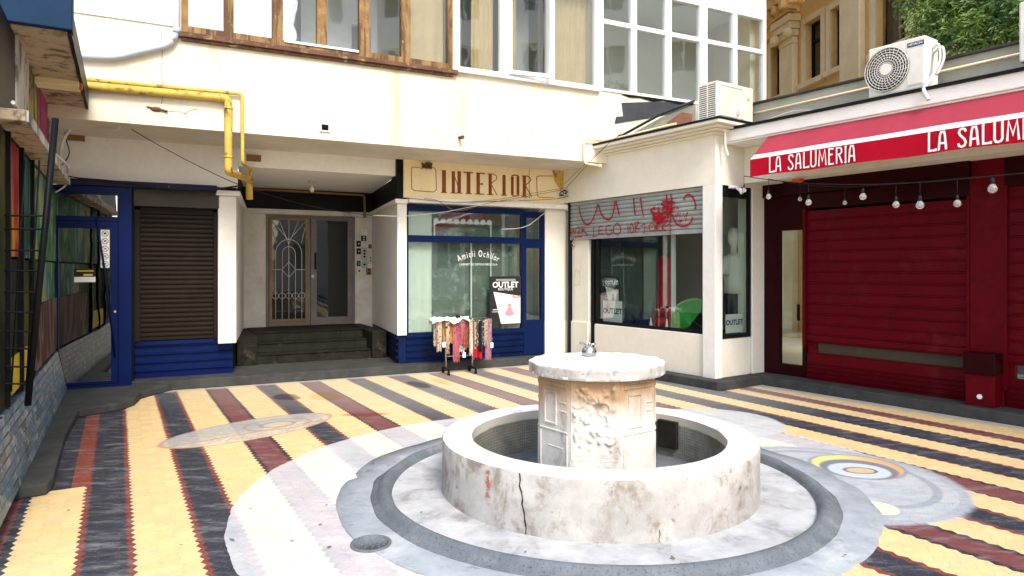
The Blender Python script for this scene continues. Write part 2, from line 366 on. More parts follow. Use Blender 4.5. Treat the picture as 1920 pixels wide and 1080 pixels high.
# ------------------------------------------------------------------ ground
FX, FY = .632, 5.10                         # fountain centre
YEL, RED, DRK = (.74, .545, .26), (.16, .042, .042), (.020, .024, .038)
def paving():
    t = NT('painted_paving'); co = t.co(); sx, sy, sz = t.sep(co)
    lin = lambda a, b: t.math('ADD', t.math('MULTIPLY', sx, a), t.math('MULTIPLY', sy, b))
    q0 = lin(.8657, .5005); p = lin(-.5005, .8657)
    tri = t.math('PINGPONG', p, .042)
    wob = t.math('MULTIPLY', t.math('SUBTRACT', t.noise(co, 3, 4), .5), .02)
    q = t.math('ADD', t.math('ADD', q0, t.math('MULTIPLY', t.math('SUBTRACT', tri, .021), .55)), wob)
    def ramp(a, b, st):
        n = t.new('ShaderNodeValToRGB'); n.color_ramp.interpolation = 'CONSTANT'
        t.set(n.inputs[0], t.math('DIVIDE', t.math('SUBTRACT', q, a), b-a, clamp=True))
        e = n.color_ramp.elements; e[0].position = 0; e[0].color = (*st[0][1], 1); e[1].position = (st[1][0]-a)/(b-a); e[1].color = (*st[1][1], 1)
        for s_, c_ in st[2:]:
            x = e.new((s_-a)/(b-a)); x.color = (*c_, 1)
        return n.outputs[0]
    rb, db = (.18, .035, .028), (.03, .018, .03)
    def seq(l):
        out = []
        for (a, b, k) in l:
            if k == 'Y': out.append((a, YEL))
            else:
                bo, co_ = (rb, DRK) if k == 'D' else (db, RED)
                out += [(a, bo), (a+.034, co_), (b-.034, bo)]
        return out
    A = ramp(-1.8, 2.51, [(-1.8, YEL), (-1.25, DRK), (-.93, RED), (-.585, DRK)]+seq([(-.53, -.206, 'Y'), (-.206, .08, 'D'), (.08, .4, 'Y'), (.4, .672, 'D'), (.672, 1.005, 'Y'), (1.005, 1.28, 'R'), (1.28, 1.63, 'Y'), (1.63, 1.9, 'D'), (1.9, 2.22, 'Y'), (2.22, 2.51, 'R')]))
    B = ramp(2.5, 8.2, [(2.5, YEL)]+seq([(2.86, 3.14, 'D'), (3.14, 3.47, 'Y'), (3.47, 3.78, 'D'), (3.78, 4.12, 'Y'), (4.12, 4.4, 'R'), (4.4, 4.70, 'Y'), (4.70, 5.0, 'D'), (5.0, 5.31, 'Y'), (5.31, 5.62, 'R'), (5.62, 5.93, 'Y'), (5.93, 6.27, 'D'), (6.27, 6.57, 'Y')])+[(6.57, DRK), (6.95, YEL), (7.19, RED), (7.41, YEL)])
    c = t.mix(t.math('GREATER_THAN', q, 2.51), A, B)
    patch = t.math('MULTIPLY', t.math('GREATER_THAN', p, 5.93), t.math('LESS_THAN', q0, -.178))
    c = t.mix(patch, c, t.mix(t.math('GREATER_THAN', q0, -.292), DRK, (.20, .04, .022)))
    cb_ = t.new('ShaderNodeCombineXYZ'); t.set(cb_.inputs[0], t.math('FLOOR', t.math('DIVIDE', p, .084))); t.set(cb_.inputs[1], t.math('FLOOR', t.math('DIVIDE', q0, .1013)))
    wn_ = t.new('ShaderNodeTexWhiteNoise', noise_dimensions='2D'); t.t.links.new(cb_.outputs[0], wn_.inputs['Vector']); bl_ = t.math('ADD', .90, t.math('MULTIPLY', wn_.outputs['Value'], .13))
    bc_ = t.new('ShaderNodeCombineColor'); [t.set(bc_.inputs[i], bl_) for i in range(3)]; c = t.mix(1.0, c, bc_.outputs[0], 'MULTIPLY')
    # wear: scuffed paint, dust, dark damp spots
    n1 = t.noise(co, 2.2, 9, .7, .5); n2 = t.noise(t.co((1, 3, 1)), 3.5, 8, .75)
    c = t.mix(t.math('MULTIPLY', t.step(n2, .46, .74), .42), c, (.40, .40, .40))
    c = t.mix(t.math('MULTIPLY', t.step(n1, .35, .75), .12), c, (.9, .78, .5), 'MULTIPLY')
    gr_ = t.math('ADD', .62, t.math('MULTIPLY', t.noise(co, 28, 9, .85), .72)); g2 = t.new('ShaderNodeCombineColor'); [t.set(g2.inputs[i], gr_) for i in range(3)]; c = t.mix(1.0, c, g2.outputs[0], 'MULTIPLY')
    # paint rubbed pale in the busiest stretch before the shops
    wd = t.math('SQRT', t.math('ADD', t.math('POWER', t.math('MULTIPLY', t.math('SUBTRACT', sx, .2), .42), 2), t.math('POWER', t.math('SUBTRACT', sy, 9.6), 2)))
    wz = t.math('SUBTRACT', 1, t.step(t.math('ADD', wd, t.math('MULTIPLY', t.math('SUBTRACT', n2, .5), 2.2)), 1.0, 2.7))
    c = t.mix(t.math('MULTIPLY', wz, .22), c, (.66, .66, .60))
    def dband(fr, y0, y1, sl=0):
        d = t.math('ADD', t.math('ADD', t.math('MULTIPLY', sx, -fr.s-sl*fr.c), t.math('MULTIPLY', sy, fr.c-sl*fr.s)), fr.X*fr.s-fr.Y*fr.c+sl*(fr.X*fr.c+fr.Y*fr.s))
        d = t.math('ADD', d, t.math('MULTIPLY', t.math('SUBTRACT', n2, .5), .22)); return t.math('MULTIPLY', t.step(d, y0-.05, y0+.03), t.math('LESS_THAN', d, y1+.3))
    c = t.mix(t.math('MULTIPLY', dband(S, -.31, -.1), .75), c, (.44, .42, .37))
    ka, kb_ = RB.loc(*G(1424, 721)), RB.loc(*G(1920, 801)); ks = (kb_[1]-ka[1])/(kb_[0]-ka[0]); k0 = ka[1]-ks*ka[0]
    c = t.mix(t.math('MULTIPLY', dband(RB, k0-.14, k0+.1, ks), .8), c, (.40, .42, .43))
    spot = t.step(t.noise(co, 26, 5, .8), .715, .76)
    def ell(cx, cy, a, b, rot=0):
        ca, sa = math.cos(R(rot)), math.sin(R(rot))
        dx = t.math('SUBTRACT', sx, cx); dy = t.math('SUBTRACT', sy, cy)
        u = t.math('DIVIDE', t.math('ADD', t.math('MULTIPLY', dx, ca), t.math('MULTIPLY', dy, sa)), a)
        v = t.math('DIVIDE', t.math('SUBTRACT', t.math('MULTIPLY', dy, ca), t.math('MULTIPLY', dx, sa)), b)
        return t.math('ADD', t.math('SQRT', t.math('ADD', t.math('MULTIPLY', u, u), t.math('MULTIPLY', v, v))), t.math('MULTIPLY', wob, 1.2)), u, v
    lt = t.math('LESS_THAN', ell(FX, FY, 2.56, 2.56)[0], 1)
    no = t.math('MULTIPLY', t.math('GREATER_THAN', sx, 1.0), t.math('LESS_THAN', sy, 5.3))
    lt = t.math('MULTIPLY', lt, t.math('SUBTRACT', 1, no))
    pale = t.mix(t.step(n1, .3, .7), (.56, .60, .64), (.76, .76, .76))
    c = t.mix(t.math('MULTIPLY', lt, t.math('ADD', .52, t.math('MULTIPLY', n2, .22))), c, pale)
    chalk = t.mix(t.step(t.noise(t.co((1, 2.5, 1)), 4, 8, .7, 1), .35, .65), (.27, .30, .33), (.43, .46, .47))
    cl2 = t.mix(t.step(t.noise(t.co((2.4, 1, 1)), 5, 8, .7, 1.5), .4, .6), (.42, .38, .33), (.62, .55, .40))
    brush = t.math('MULTIPLY', t.math('SUBTRACT', t.noise(co, 14, 6, .8), .5), .11)
    soft = lambda e, a=.97, b=1.0: t.math('SUBTRACT', 1, t.step(t.math('ADD', e, brush), a-.03, b+.02))
    ring = lambda e, r, w: t.math('SUBTRACT', 1, t.step(t.math('ABSOLUTE', t.math('SUBTRACT', e, r)), w*.5, w))
    # chalk drawings on the paving
    e, u, v = ell(2.1, 7.15, .72, .72); c = t.mix(t.math('MULTIPLY', soft(e), .9), c, t.mix(.5, chalk, pale))
    e, u, v = ell(2.42, 5.22, .93, .97); c = t.mix(t.math('MULTIPLY', soft(e), .96), c, t.mix(.35, chalk, (.50, .54, .57)))
    c = t.mix(t.math('MULTIPLY', ring(e, .93, .05), .3), c, (.2, .25, .3))
    e, u, v = ell(2.5, 5.3, .62, .72, 20); c = t.mix(t.math('MULTIPLY', ring(e, 1, .06), .5), c, (.18, .22, .27))
    e, u, v = ell(2.80, 5.55, .37, .36)
    c = t.mix(soft(e, .97, 1.02), c, (.24, .27, .29))
    c = t.mix(soft(e, .90, .94), c, t.mix(t.step(u, -.2, .95), (.66, .60, .22), (.60, .32, .16)))
    e, u, v = ell(2.775, 5.47, .30, .29); c = t.mix(soft(e, .93, 1.0), c, (.17, .19, .22))
    e, u, v = ell(2.76, 5.43, .24, .22); c = t.mix(soft(e, .93, 1.0), c, (.50, .55, .58))
    e, u, v = ell(2.77, 5.43, .14, .10); c = t.mix(soft(e, .9, 1.0), c, (.16, .15, .14)); c = t.mix(soft(e, .72, .8), c, (.55, .42, .26))
    e, u, v = ell(2.46, 4.58, .145, .16); c = t.mix(soft(e, .93, 1.0), c, (.34, .39, .43)); c = t.mix(soft(e, .8, .88), c, (.72, .69, .50))
    e, u, v = ell(-2.60, 6.85, .92, .42, 52); c = t.mix(t.math('MULTIPLY', soft(e), .86), c, t.mix(t.step(v, -.7, .5), cl2, t.mix(.4, chalk, (.36, .33, .28))))
    c = t.mix(t.math('MULTIPLY', ring(e, .97, .035), .5), c, (.40, .16, .09))
    c = t.mix(t.math('MULTIPLY', ring(t.math('ADD', v, t.math('MULTIPLY', u, .25)), -.35, .05), t.math('MULTIPLY', soft(e), .7)), c, (.45, .20, .10))
    e, u, v = ell(-2.42, 7.05, .17, .12, 40); c = t.mix(t.math('MULTIPLY', ring(e, 1, .2), .6), c, (.18, .2, .2)); c = t.mix(soft(e, .5, .7), c, (.50, .46, .26))
    e, u, v = ell(-2.42, 7.05, .33, .24, 40); c = t.mix(t.math('MULTIPLY', ring(e, 1, .1), .5), c, (.28, .2, .15))
    # damp patches far left of the fountain
    for px_, py_, a_, b_, k_ in ((537, 744, .26, .15, (.25, .22, .24)), (785, 721, .30, .12, (.18, .18, .25)), (690, 777, .30, .10, (.9, .35, .30)), (828, 716, .3, .08, (.95, .75, .45)), (610, 742, .35, .2, (1, .85, .5)), (1500, 985, .10, .12, (.6, .6, .6))):
        gx_, gy_ = G(px_, py_); e, u, v = ell(gx_, gy_, a_, b_, 120 if py_ < 760 else 10); c = t.mix(t.math('MULTIPLY', t.math('SUBTRACT', 1, t.step(t.math('ADD', e, t.math('MULTIPLY', t.math('SUBTRACT', n1, .5), 1.6)), .75, 1.1)), .8), c, k_, 'MULTIPLY')
    c = t.mix(t.math('MULTIPLY', spot, .5), c, (.09, .07, .06))
    # interlocking paver joints
    jx = t.math('ABSOLUTE', t.math('SINE', t.math('ADD', t.math('MULTIPLY', p, 37.4), t.math('MULTIPLY', t.math('SINE', t.math('MULTIPLY', q0, 62)), .55))))
    jy = t.math('ABSOLUTE', t.math('SINE', t.math('ADD', t.math('MULTIPLY', q0, 31), t.math('MULTIPLY', t.math('SINE', t.math('MULTIPLY', p, 75)), .35))))
    j = t.math('MULTIPLY', t.step(jx, 0, .16), t.step(jy, 0, .12))
    c = t.mix(t.math('MULTIPLY', t.math('SUBTRACT', 1, j), t.math('ADD', .12, t.math('MULTIPLY', t.step(t.noise(co, 1.7, 4), .35, .75), .6))), c, t.mix(.42, c, (.33, .29, .26)))
    t.set(t.b.inputs['Base Color'], c); t.set(t.b.inputs['Roughness'], t.math('ADD', .5, t.math('MULTIPLY', n1, .3)))
    t.bump(t.math('ADD', t.math('MULTIPLY', j, .6), t.noise(co, 60, 5)), .6, .006)
    return t.mat
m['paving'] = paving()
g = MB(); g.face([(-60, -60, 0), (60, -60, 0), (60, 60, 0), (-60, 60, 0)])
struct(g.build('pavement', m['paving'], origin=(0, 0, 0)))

# back pavement with its raised edge
sw = MB(); sw.prism([(-3.35, -.19), (3.3, -.19), (3.3, 3.2), (-3.9, 3.2), (-3.9, .1)], 0, .13)
struct(sw.build('back_sidewalk', m['kerb'], frame=S, origin=(0, 0, 0), bevel=.012))
# left step in front of the blue door, with a rounded corner
pts = [G(265, 733, .1), G(252, 745, .1), G(228, 753, .1), G(147, 766, .1), G(122, 811, .1), G(100, 890, .1), G(88, 902, .1), G(0, 917, .1), G(-500, 960, .1)]
k1 = S.w(-6.0, .05); k2 = S.w(-3.0, .05)
st = MB(); st.prism(pts+[(-5.6, 3.6), (-6.6, 6), (k1.x, k1.y), (k2.x, k2.y)], 0, .09)
struct(st.build('left_sidewalk', m['kerb'], origin=(0, 0, 0), bevel=.015))
# right kerb along the red shop, and the plinth slab of the corner shop
rk = MB(); a = RB.loc(*G(1424, 721)); b = RB.loc(*G(1920, 801))
sl_ = (b[1]-a[1])/(b[0]-a[0])
rk.prism([(a[0]-.25, a[1]-sl_*.25), (6.5, a[1]+sl_*(6.5-a[0])), (6.5, 1.2), (a[0]-.25, 1.2)], 0, .125)
struct(rk.build('right_sidewalk', m['kerb'], frame=RB, origin=(0, 0, 0), bevel=.012))
ck = MB(); ck.prism([(-2.95, -.16), (.16, -.16), (.21, -.10), (.21, .95), (-2.95, .95)], 0, .118)
struct(ck.build('corner_kerb', m['kerb'], frame=CL, origin=(0, 0, 0), bevel=.012))

# ------------------------------------------------------------------ fountain
def carve_mat():
    t = NT('carved_stone'); co = t.co(); sx, sy, sz = t.sep(co)
    c = t.mix(t.step(t.noise(co, 5, 8, .7), .3, .7), (.76, .73, .67), (.60, .57, .51))
    up = t.step(t.math('ADD', sz, t.math('MULTIPLY', t.math('SUBTRACT', t.noise(t.co((1, 1, .5)), 4, 7, .7), .5), .5)), .50, .80)
    c = t.mix(t.math('MULTIPLY', up, .9), c, (.30, .17, .07))
    c = t.mix(t.math('MULTIPLY', t.step(t.noise(t.co((1, 1, .4)), 6, 8, .75, .5), .54, .72), .8), c, (.20, .14, .09))
    t.set(t.b.inputs['Base Color'], c); t.b.inputs['Roughness'].default_value = .85
    t.bump(t.math('ADD', t.noise(co, 22, 6, .7), t.noise(co, 90, 4)), .45, .006)
    return t.mat
m['carve'] = carve_mat()
def tile_mat():
    t = NT('basin_mosaic'); co = t.co(); sx, sy, sz = t.sep(co)
    an = t.math('MULTIPLY', t.math('ARCTAN2', sy, sx), .93)
    def jl(v, per): return t.step(t.math('PINGPONG', t.math('DIVIDE', v, per), .5), .0, .09)
    j = t.math('MULTIPLY', jl(an, .024), jl(sz, .024))
    c = t.mix(t.step(t.noise(co, 4, 8, .75), .4, .65), (.16, .17, .15), (.30, .30, .26))
    c = t.mix(t.step(t.noise(co, 2, 6, .7), .5, .7), c, (.10, .095, .05))
    c = t.mix(t.math('SUBTRACT', 1, j), c, (.04, .04, .035))
    c = t.mix(t.step(t.math('ADD', sz, t.math('MULTIPLY', t.noise(co, 3, 5), .06)), .33, .34), c, (.5, .48, .42))
    t.set(t.b.inputs['Base Color'], c); t.b.inputs['Roughness'].default_value = .6; t.bump(j, .4, .003)
    return t.mat
m['mosaic'] = tile_mat()
FO = (FX, FY, 0)
ft = thing('fountain', 'round pale stone fountain with carved octagonal pedestal inside a wide dry basin', 'fountain', WF, FO)
b = MB(); b.lathe([(1.53, .006), (1.45, .008), (1.12, .012), (.4, .012)], 96, FX, FY)
b.build('platform', m['platform'], ft, origin=FO)
b = MB(); b.lathe([(1.505, .0), (1.515, .034), (1.535, .056), (1.56, .064), (1.585, .056), (1.605, .032), (1.63, .012), (1.665, .004), (1.665, -.01), (1.5, -.01)], 128, FX, FY, closed=True, jit=.012)
b.build('curb', m['gutter'], ft, origin=FO)
b = MB(); b.lathe([(1.655, .0075), (1.885, .0045), (1.885, .001)], 96, FX, FY, jit=.02)
b.build('gutter', m['gutter_lt'], ft, origin=FO)
b = MB(); b.lathe([(1.152, 0), (1.148, .2), (1.15, .365), (1.142, .378)], 128, FX, FY, 0, jit=.004)
b.lathe([(1.142, .378), (1.13, .383), (.945, .383), (.932, .375)], 128, FX, FY, 1, jit=.004)
b.lathe([(.932, .375), (.93, .2), (.93, .02)], 128, FX, FY, 2, jit=.006)
ba = b.build('basin', [m['conc_w'], m['conc_top'], m['mosaic']], ft, origin=FO)
b = MB(); b.lathe([(.94, .03), (.3, .025)], 64, FX, FY); b.build('basin_floor', m['gutter'], ba, origin=FO)
# cracks down the basin wall
def crack(t0, pts, w):
    b = MB(); P = []
    for (dt, z) in pts: a = t0+dt; P.append((FX+1.1545*math.cos(a), FY+1.1545*math.sin(a), z, a))
    for i in range(len(P)-1):
        ww = w*(.6+.8*random.random()); q = []
        for (x, y, z, a) in (P[i], P[i+1]):
            tx, ty = -math.sin(a)*ww, math.cos(a)*ww; q.append(((x-tx, y-ty, z), (x+tx, y+ty, z)))
        b.face([q[0][0], q[0][1], q[1][1], q[1][0]])
    b.build('crack', m['black'], ba, origin=FO)
def ang(px):                                # where the basin front is cut by a sight line
    t = (px-960)/1280; d = Vector((t, 1)); o = Vector((FX, FY)); A = d.dot(d); B = -2*d.dot(o); Cc = o.dot(o)-1.15**2
    k = (-B-math.sqrt(B*B-4*A*Cc))/(2*A); p = d*k-o; return math.atan2(p.y, p.x)
a0 = ang(975); crack(a0, [(0, .375), (.004, .33), (-.002, .30), (.012, .26), (.018, .22), (.014, .19), (.028, .14), (.030, .10), (.038, .06), (.036, .0)], .0045)
a0 = ang(1236); crack(a0, [(0, .085), (.004, .06), (-.003, .03), (.003, .0)], .002)
# faded red spray mark
a0 = ang(915); b = MB()
def on(a, z, r=1.1555): return (FX+r*math.cos(a), FY+r*math.sin(a), z)
for (a1, z1, a2, z2) in ((-.020, .335, .022, .350), (-.008, .20, .010, .345), (-.018, .275, .016, .29), (-.014, .19, .020, .215), (.008, .215, .018, .27)):
    b.face([on(a0+a1, z1-.012), on(a0+a2, z1-.012), on(a0+a2, z2), on(a0+a1, z2)])
b.v = [(x, y, z) for (x, y, z) in b.v]
gm = NT('faded_red_spray'); nn = gm.step(gm.noise(gm.co(), 45, 6, .8), .42, .6)
gm.b.inputs['Base Color'].default_value = (.5, .09, .06, 1); gm.set(gm.b.inputs['Alpha'], nn); m['spray_f'] = gm.mat
b.build('spray_mark', m['spray_f'], ba, origin=FO)
# pedestal
pr = thing('pedestal', None, None, WF, FO); del pr['label']; del pr['category']
pr.parent = ft; pr.location = (0, 0, 0); pr.rotation_euler = (0, 0, 0)
face_a = math.atan2(-FY, -FX)-R(1.5)         # one face of the octagon looks at the visitor
RO = .455
oct_ = [(FX+RO*math.cos(face_a+R(22.5+45*k)), FY+RO*math.sin(face_a+R(22.5+45*k))) for k in range(8)]
b = MB(); b.prism(oct_, .02, .842); bpy.data.objects.remove(pr)
col = b.build('pedestal', m['carve'], ft, origin=FO, bevel=.03)
b = MB(); b.lathe([(.30, .838), (.494, .840), (.502, .846), (.500, .86), (.502, .88), (.500, .90), (.502, .914), (.495, .922), (.47, .925), (0, .927)], 144, FX, FY, jit=.012)
b.m = [1 if abs(b.v[f_[0]][2]-.88) < .035 and abs(b.v[f_[2]][2]-.88) < .045 else 0 for f_ in b.f]
b.build('pedestal_slab', [m['conc_top'], m['conc_w']], ft, origin=FO)
def frm(k):
    a = face_a+R(45*k); ap = RO*math.cos(R(22.5))
    n = (math.cos(a), math.sin(a)); tx = (-n[1], n[0])
    def f(u, z, o=0): return (FX+n[0]*(ap+o)+tx[0]*u, FY+n[1]*(ap+o)+tx[1]*u, z)
    return f
# carved centre panel: a modelled relief of scrolls, drapery and foliage
f = frm(0); b = MB(); nu, nz = 70, 90; wu = .165; rnd = random.Random(5)
blobs = [(rnd.uniform(-.14, .14), rnd.uniform(.36, .80), rnd.uniform(.008, .028), rnd.uniform(.006, .02)) for _ in range(70)]
arcs = [(rnd.uniform(-.12, .12), rnd.uniform(.40, .78), rnd.uniform(.03, .075), rnd.uniform(0, 6.28)) for _ in range(16)]
def relief(u, z):
    h = .006*mnoise.noise(Vector((u*14, z*14, 3)))
    for (cu, cz, r, a) in blobs: h += .8*a*math.exp(-((u-cu)**2+(z-cz)**2*.7)/(r*r))
    for (cu, cz, r, a0) in arcs:
        d = math.hypot(u-cu, z-cz); an = (math.atan2(z-cz, u-cu)-a0) % 6.283
        if an < 3.6: h += .010*math.exp(-((d-r)/.007)**2)*(1-abs(an-1.8)/2)
    for k in range(5):                        # folds of the lower left scroll
        d = abs((z-.60)-.35*(u+.08)**2*8+k*.014); 
        if u < .0: h += .010*math.exp(-(d/.0045)**2)
    e = min(1, max(0, (wu-abs(u))/.025), max(0, (z-.30)/.03), max(0, (.83-z)/.02)); return max(h, -.004)*e+.003*e
g0 = len(b.v)
for i in range(nu+1):
    for j in range(nz+1):
        u = -wu+2*wu*i/nu; z = .28+(.84-.28)*j/nz; b.v.append(f(u, z, .002+relief(u, z)))
for i in range(nu):
    for j in range(nz):
        a = g0+i*(nz+1)+j; b.f.append((a, a+1, a+nz+2, a+nz+1)[::-1]); b.m.append(0); b.sm.append(True)
b.build('relief', m['carve'], col, origin=FO)
def bar(b, f, u0, u1, z0, z1, o):
    p = [(u0, z0), (u1, z0), (u1, z1), (u0, z1)]; n = len(b.v)
    b.v += [f(u, z, -.004) for u, z in p]+[f(u, z, o) for u, z in p]
    for q in ((4, 5, 6, 7), (0, 1, 5, 4), (1, 2, 6, 5), (2, 3, 7, 6), (3, 0, 4, 7)):
        b.f.append(tuple(n+i for i in q)); b.m.append(0); b.sm.append(False)
for k in (-1, 1, -2, 2):
    f = frm(k); b = MB()
    for (u0, u1, z0, z1, o) in ((-.10, -.082, .50, .74, .014), (.02, .038, .50, .74, .014), (-.082, .02, .722, .74, .0135), (-.082, .02, .50, .515, .0135), (-.15, .15, .455, .468, .010), (-.14, .14, .77, .80, .012), (.075, .14, .60, .612, .010), (.075, .14, .66, .672, .010), (-.15, -.135, .12, .44, .007), (.135, .15, .12, .44, .007), (-.06, .10, .34, .35, .006)):
        bar(b, f, u0, u1, z0, z1, o*.6)
    b.build('panel_moulding', m['carve'], col, origin=FO, bevel=.003)
# dark inspection plate and a pipe stub inside the basin
a = math.atan2(.62, .68); fx = lambda u, z, o=0: (FX+math.cos(a)*(.925-o)+math.sin(a)*u, FY+math.sin(a)*(.925-o)-math.cos(a)*u, z)
b = MB(); q = [(-.095, .11), (.095, .11), (.095, .335), (-.095, .335)]
b.v = [fx(u, z, .0) for u, z in q]+[fx(u, z, .035) for u, z in q]
for s_ in ((4, 5, 6, 7), (0, 1, 5, 4), (1, 2, 6, 5), (2, 3, 7, 6), (3, 0, 4, 7)): b.f.append(s_); b.m.append(0); b.sm.append(False)
b.build('inspection_plate', m['stone_dk'], ba, bevel=.006)
b = MB(); b.tube([(1.06, 4.92, .05), (1.16, 4.98, .055), (1.20, 5.0, .10)], .022, 10); b.build('pipe_stub', m['chrome'], ba)
# little tap on the slab
tp = Frame(FX-.03, FY+.22, 0)
b = MB(); b.lathe([(0, .924), (.045, .925), (.056, .935), (.06, .955), (.05, .985), (.03, 1.0), (.022, 1.012), (0, 1.014)], 20)
b.tube(smooth([(-.01, 0, .99), (-.04, -.02, 1.015), (-.062, -.03, 1.028), (-.075, -.035, 1.03)]), .011, 8)
b.tube([(0, 0, 1.0), (.004, 0, 1.035)], .014, 8, r2=.004); b.tube([(-.01, 0, 1.012), (.05, -.01, 1.02)], .009, 8)
tag(b.build('drinking_tap', m['chrome'], frame=tp, origin=(0, 0, .924)), 'small dull metal drinking tap on top of the fountain slab', 'tap')
# round drain cover in the gutter
b = MB(); b.lathe([(.118, .0), (.118, .012), (.104, .014), (.104, .009), (0, .009)], 32)
for k in range(3):
    for i in range(4+4*k):
        an = 2*math.pi*i/(4+4*k)+k*.4; r = .02+.03*k; b.lathe([(0, .0125), (.007, .0125), (.008, .009)], 6, r*math.cos(an), r*math.sin(an))
tag(b.build('drain_cover', m['gutter'], frame=Frame(-.82, 3.97, 0), origin=(0, 0, 0)), 'round metal drain cover with small holes in the grey ring left of the fountain', 'drain cover')
# loose leaves
leafm = M('dry_leaf', (.20, .13, .06), (.12, .07, .03), .8, 20, bump=0)
b = MB(); b.v = [(-.028, 0, .004), (-.01, -.011, .010), (.012, -.010, .006), (.03, 0, .014), (.012, .010, .007), (-.01, .011, .012)]; b.f = [(0, 1, 2, 3, 4, 5)]; b.m = [0]; b.sm = [False]
lf = b.build('fallen_leaf', leafm, origin=(0, 0, 0)); first = True
LFS = [((435, 1014), 'dry leaf on the cream stripe far left of the drain cover'), ((600, 985), 'dry leaf left of the drain cover, topmost of the few there'), ((618, 1028), 'dry leaf just left of the drain cover rim'), ((548, 1016), 'dry leaf on the pale stripe between the cream stripe edge and the drain cover'), ((612, 948), 'dry leaf on the pale stripe above the drain cover'), ((790, 965), 'dry leaf on the fountain platform above the drain cover'), ((985, 1040), 'dry leaf on the platform below the basin crack'), ((1262, 1052), 'dry leaf on the platform below the short basin crack'), ((1276, 1064), 'dry leaf at the platform edge below the short crack'), ((1585, 1046), 'dry leaf on the grey ring at the lower right'), ((340, 1023), 'dry leaf on the wide yellow stripe at the bottom left'), ((128, 958), 'dry leaf on the leftmost yellow stripe'), ((1502, 786), 'dry leaf on the yellow stripe behind the chalk eye at right'), ((1820, 845), 'dry leaf on the yellow stripe at the far right'), ((470, 955), 'dry leaf on the pale circle edge at the left'), ((700, 872), 'dry leaf on the pale ring above left of the fountain curb')]
for (px, py), lab_ in LFS:
    X, Y = G(px, py); o = lf if first else lf.copy()
    if not first: C.objects.link(o)
    first = False; o.location = (X, Y, .014 if math.hypot(X-FX, Y-FY) < 1.9 else .003); o.rotation_euler = (0, 0, random.uniform(0, 6.28)); s_ = random.uniform(.35, .8); o.scale = (s_, s_, s_)
    tag(o, lab_, 'leaf', 'dry leaves scattered on the ground')
# ------------------------------------------------------------------ shared pieces
def ribs(b, x0, x1, z0, z1, y, n, d=.03, mi=0):
    prof = [(y+.05, z0)]; h = (z1-z0)/n
    for k in range(n):
        z = z0+k*h; prof += [(y-.002, z), (y-.004, z+h*.80), (y-d, z+h*.86), (y-d, z+h*.90), (y-.001, z+h)]
    prof += [(y+.05, z1)]; b.prism(prof, x0, x1, 'x', mi); return b
def slats(b, x0, x1, z0, z1, y, n, d=.012, mi=0):
    prof = [(y+.03, z0)]; h = (z1-z0)/n
    for k in range(n):
        z = z0+k*h; prof += [(y, z+.02*h), (y-d*.8, z+.2*h), (y-d, z+.5*h), (y-d*.8, z+.82*h), (y, z+.96*h)]
    prof += [(y+.03, z1)]; b.prism(prof, x0, x1, 'x', mi); return b
def lipped(b, x0, x1, z0, z1, y, n, mi=0):
    prof = [(y+.03, z0)]; h = (z1-z0)/n
    for k in range(n):
        z = z0+k*h; prof += [(y+.004, z+.01*h), (y-.016, z+.05*h), (y-.018, z+.12*h), (y-.004, z+.20*h), (y-.001, z+.6*h), (y+.003, z+.99*h)]
    prof += [(y+.03, z1)]; b.prism(prof, x0, x1, 'x', mi); return b
def border(b, x0, x1, z0, z1, w, y0, y1, mi=0, wb=None, wt=None):
    wb = wb or w; wt = wt or w
    b.wall(x0, x1, z0, z1, y0, y1, [(x0+w, x1-w, z0+wb, z1-wt)], mi); return b
def pane(name, x0, x1, z0, z1, y, mat, parent, **k):
    b = MB(); b.box(x0, x1, y, y+.006, z0, z1); return b.build(name, mat, parent, **k)
def drape(x0, x1, z0, z1, y, amp=.03, n=6, seg=None, mi=0, b=None, taper=0, jag=0, th=.006):
    """hanging folded cloth with thickness"""
    b = b or MB(); seg = seg or n*6; rows = 6; ph = random.uniform(0, 6)
    def P(i, j, o):
        u = i/seg; v = j/rows; a = amp*(.4+.6*v)
        x = x0+(x1-x0)*(u+taper*(u-.5)*v); z = z1-(z1-z0)*v-(jag*math.sin(u*17+ph) if j == rows else 0)
        return (x, y+a*math.sin(u*n*6.283+ph+v*.8)+a*.4*math.sin(u*n*2.7*6.28+v*2)+o, z)
    base = len(b.v)
    for o in (0, th):
        for i in range(seg+1):
            for j in range(rows+1): b.v.append(P(i, j, o))
    K = (seg+1)*(rows+1)
    for i in range(seg):
        for j in range(rows):
            a = base+i*(rows+1)+j
            b.f.append((a, a+1, a+rows+2, a+rows+1)); b.m.append(mi); b.sm.append(True)
            b.f.append((a+K, a+K+rows+1, a+K+rows+2, a+K+1)); b.m.append(mi); b.sm.append(True)
    return b
def loft(b, secs, n=14, mi=0, cap=True):
    base = len(b.v)
    for (cx, cy, cz, rx, ry) in secs:
        for k in range(n):
            t = 2*math.pi*k/n; b.v.append((cx+rx*math.cos(t), cy+ry*math.sin(t), cz))
    for i in range(len(secs)-1):
        for k in range(n):
            k2 = (k+1) % n; b.f.append((base+i*n+k, base+i*n+k2, base+(i+1)*n+k2, base+(i+1)*n+k)); b.m.append(mi); b.sm.append(True)
    if cap:
        b.f.append(tuple(base+k for k in range(n))[::-1]); b.m.append(mi); b.sm.append(False)
        b.f.append(tuple(base+(len(secs)-1)*n+k for k in range(n))); b.m.append(mi); b.sm.append(False)
    return b
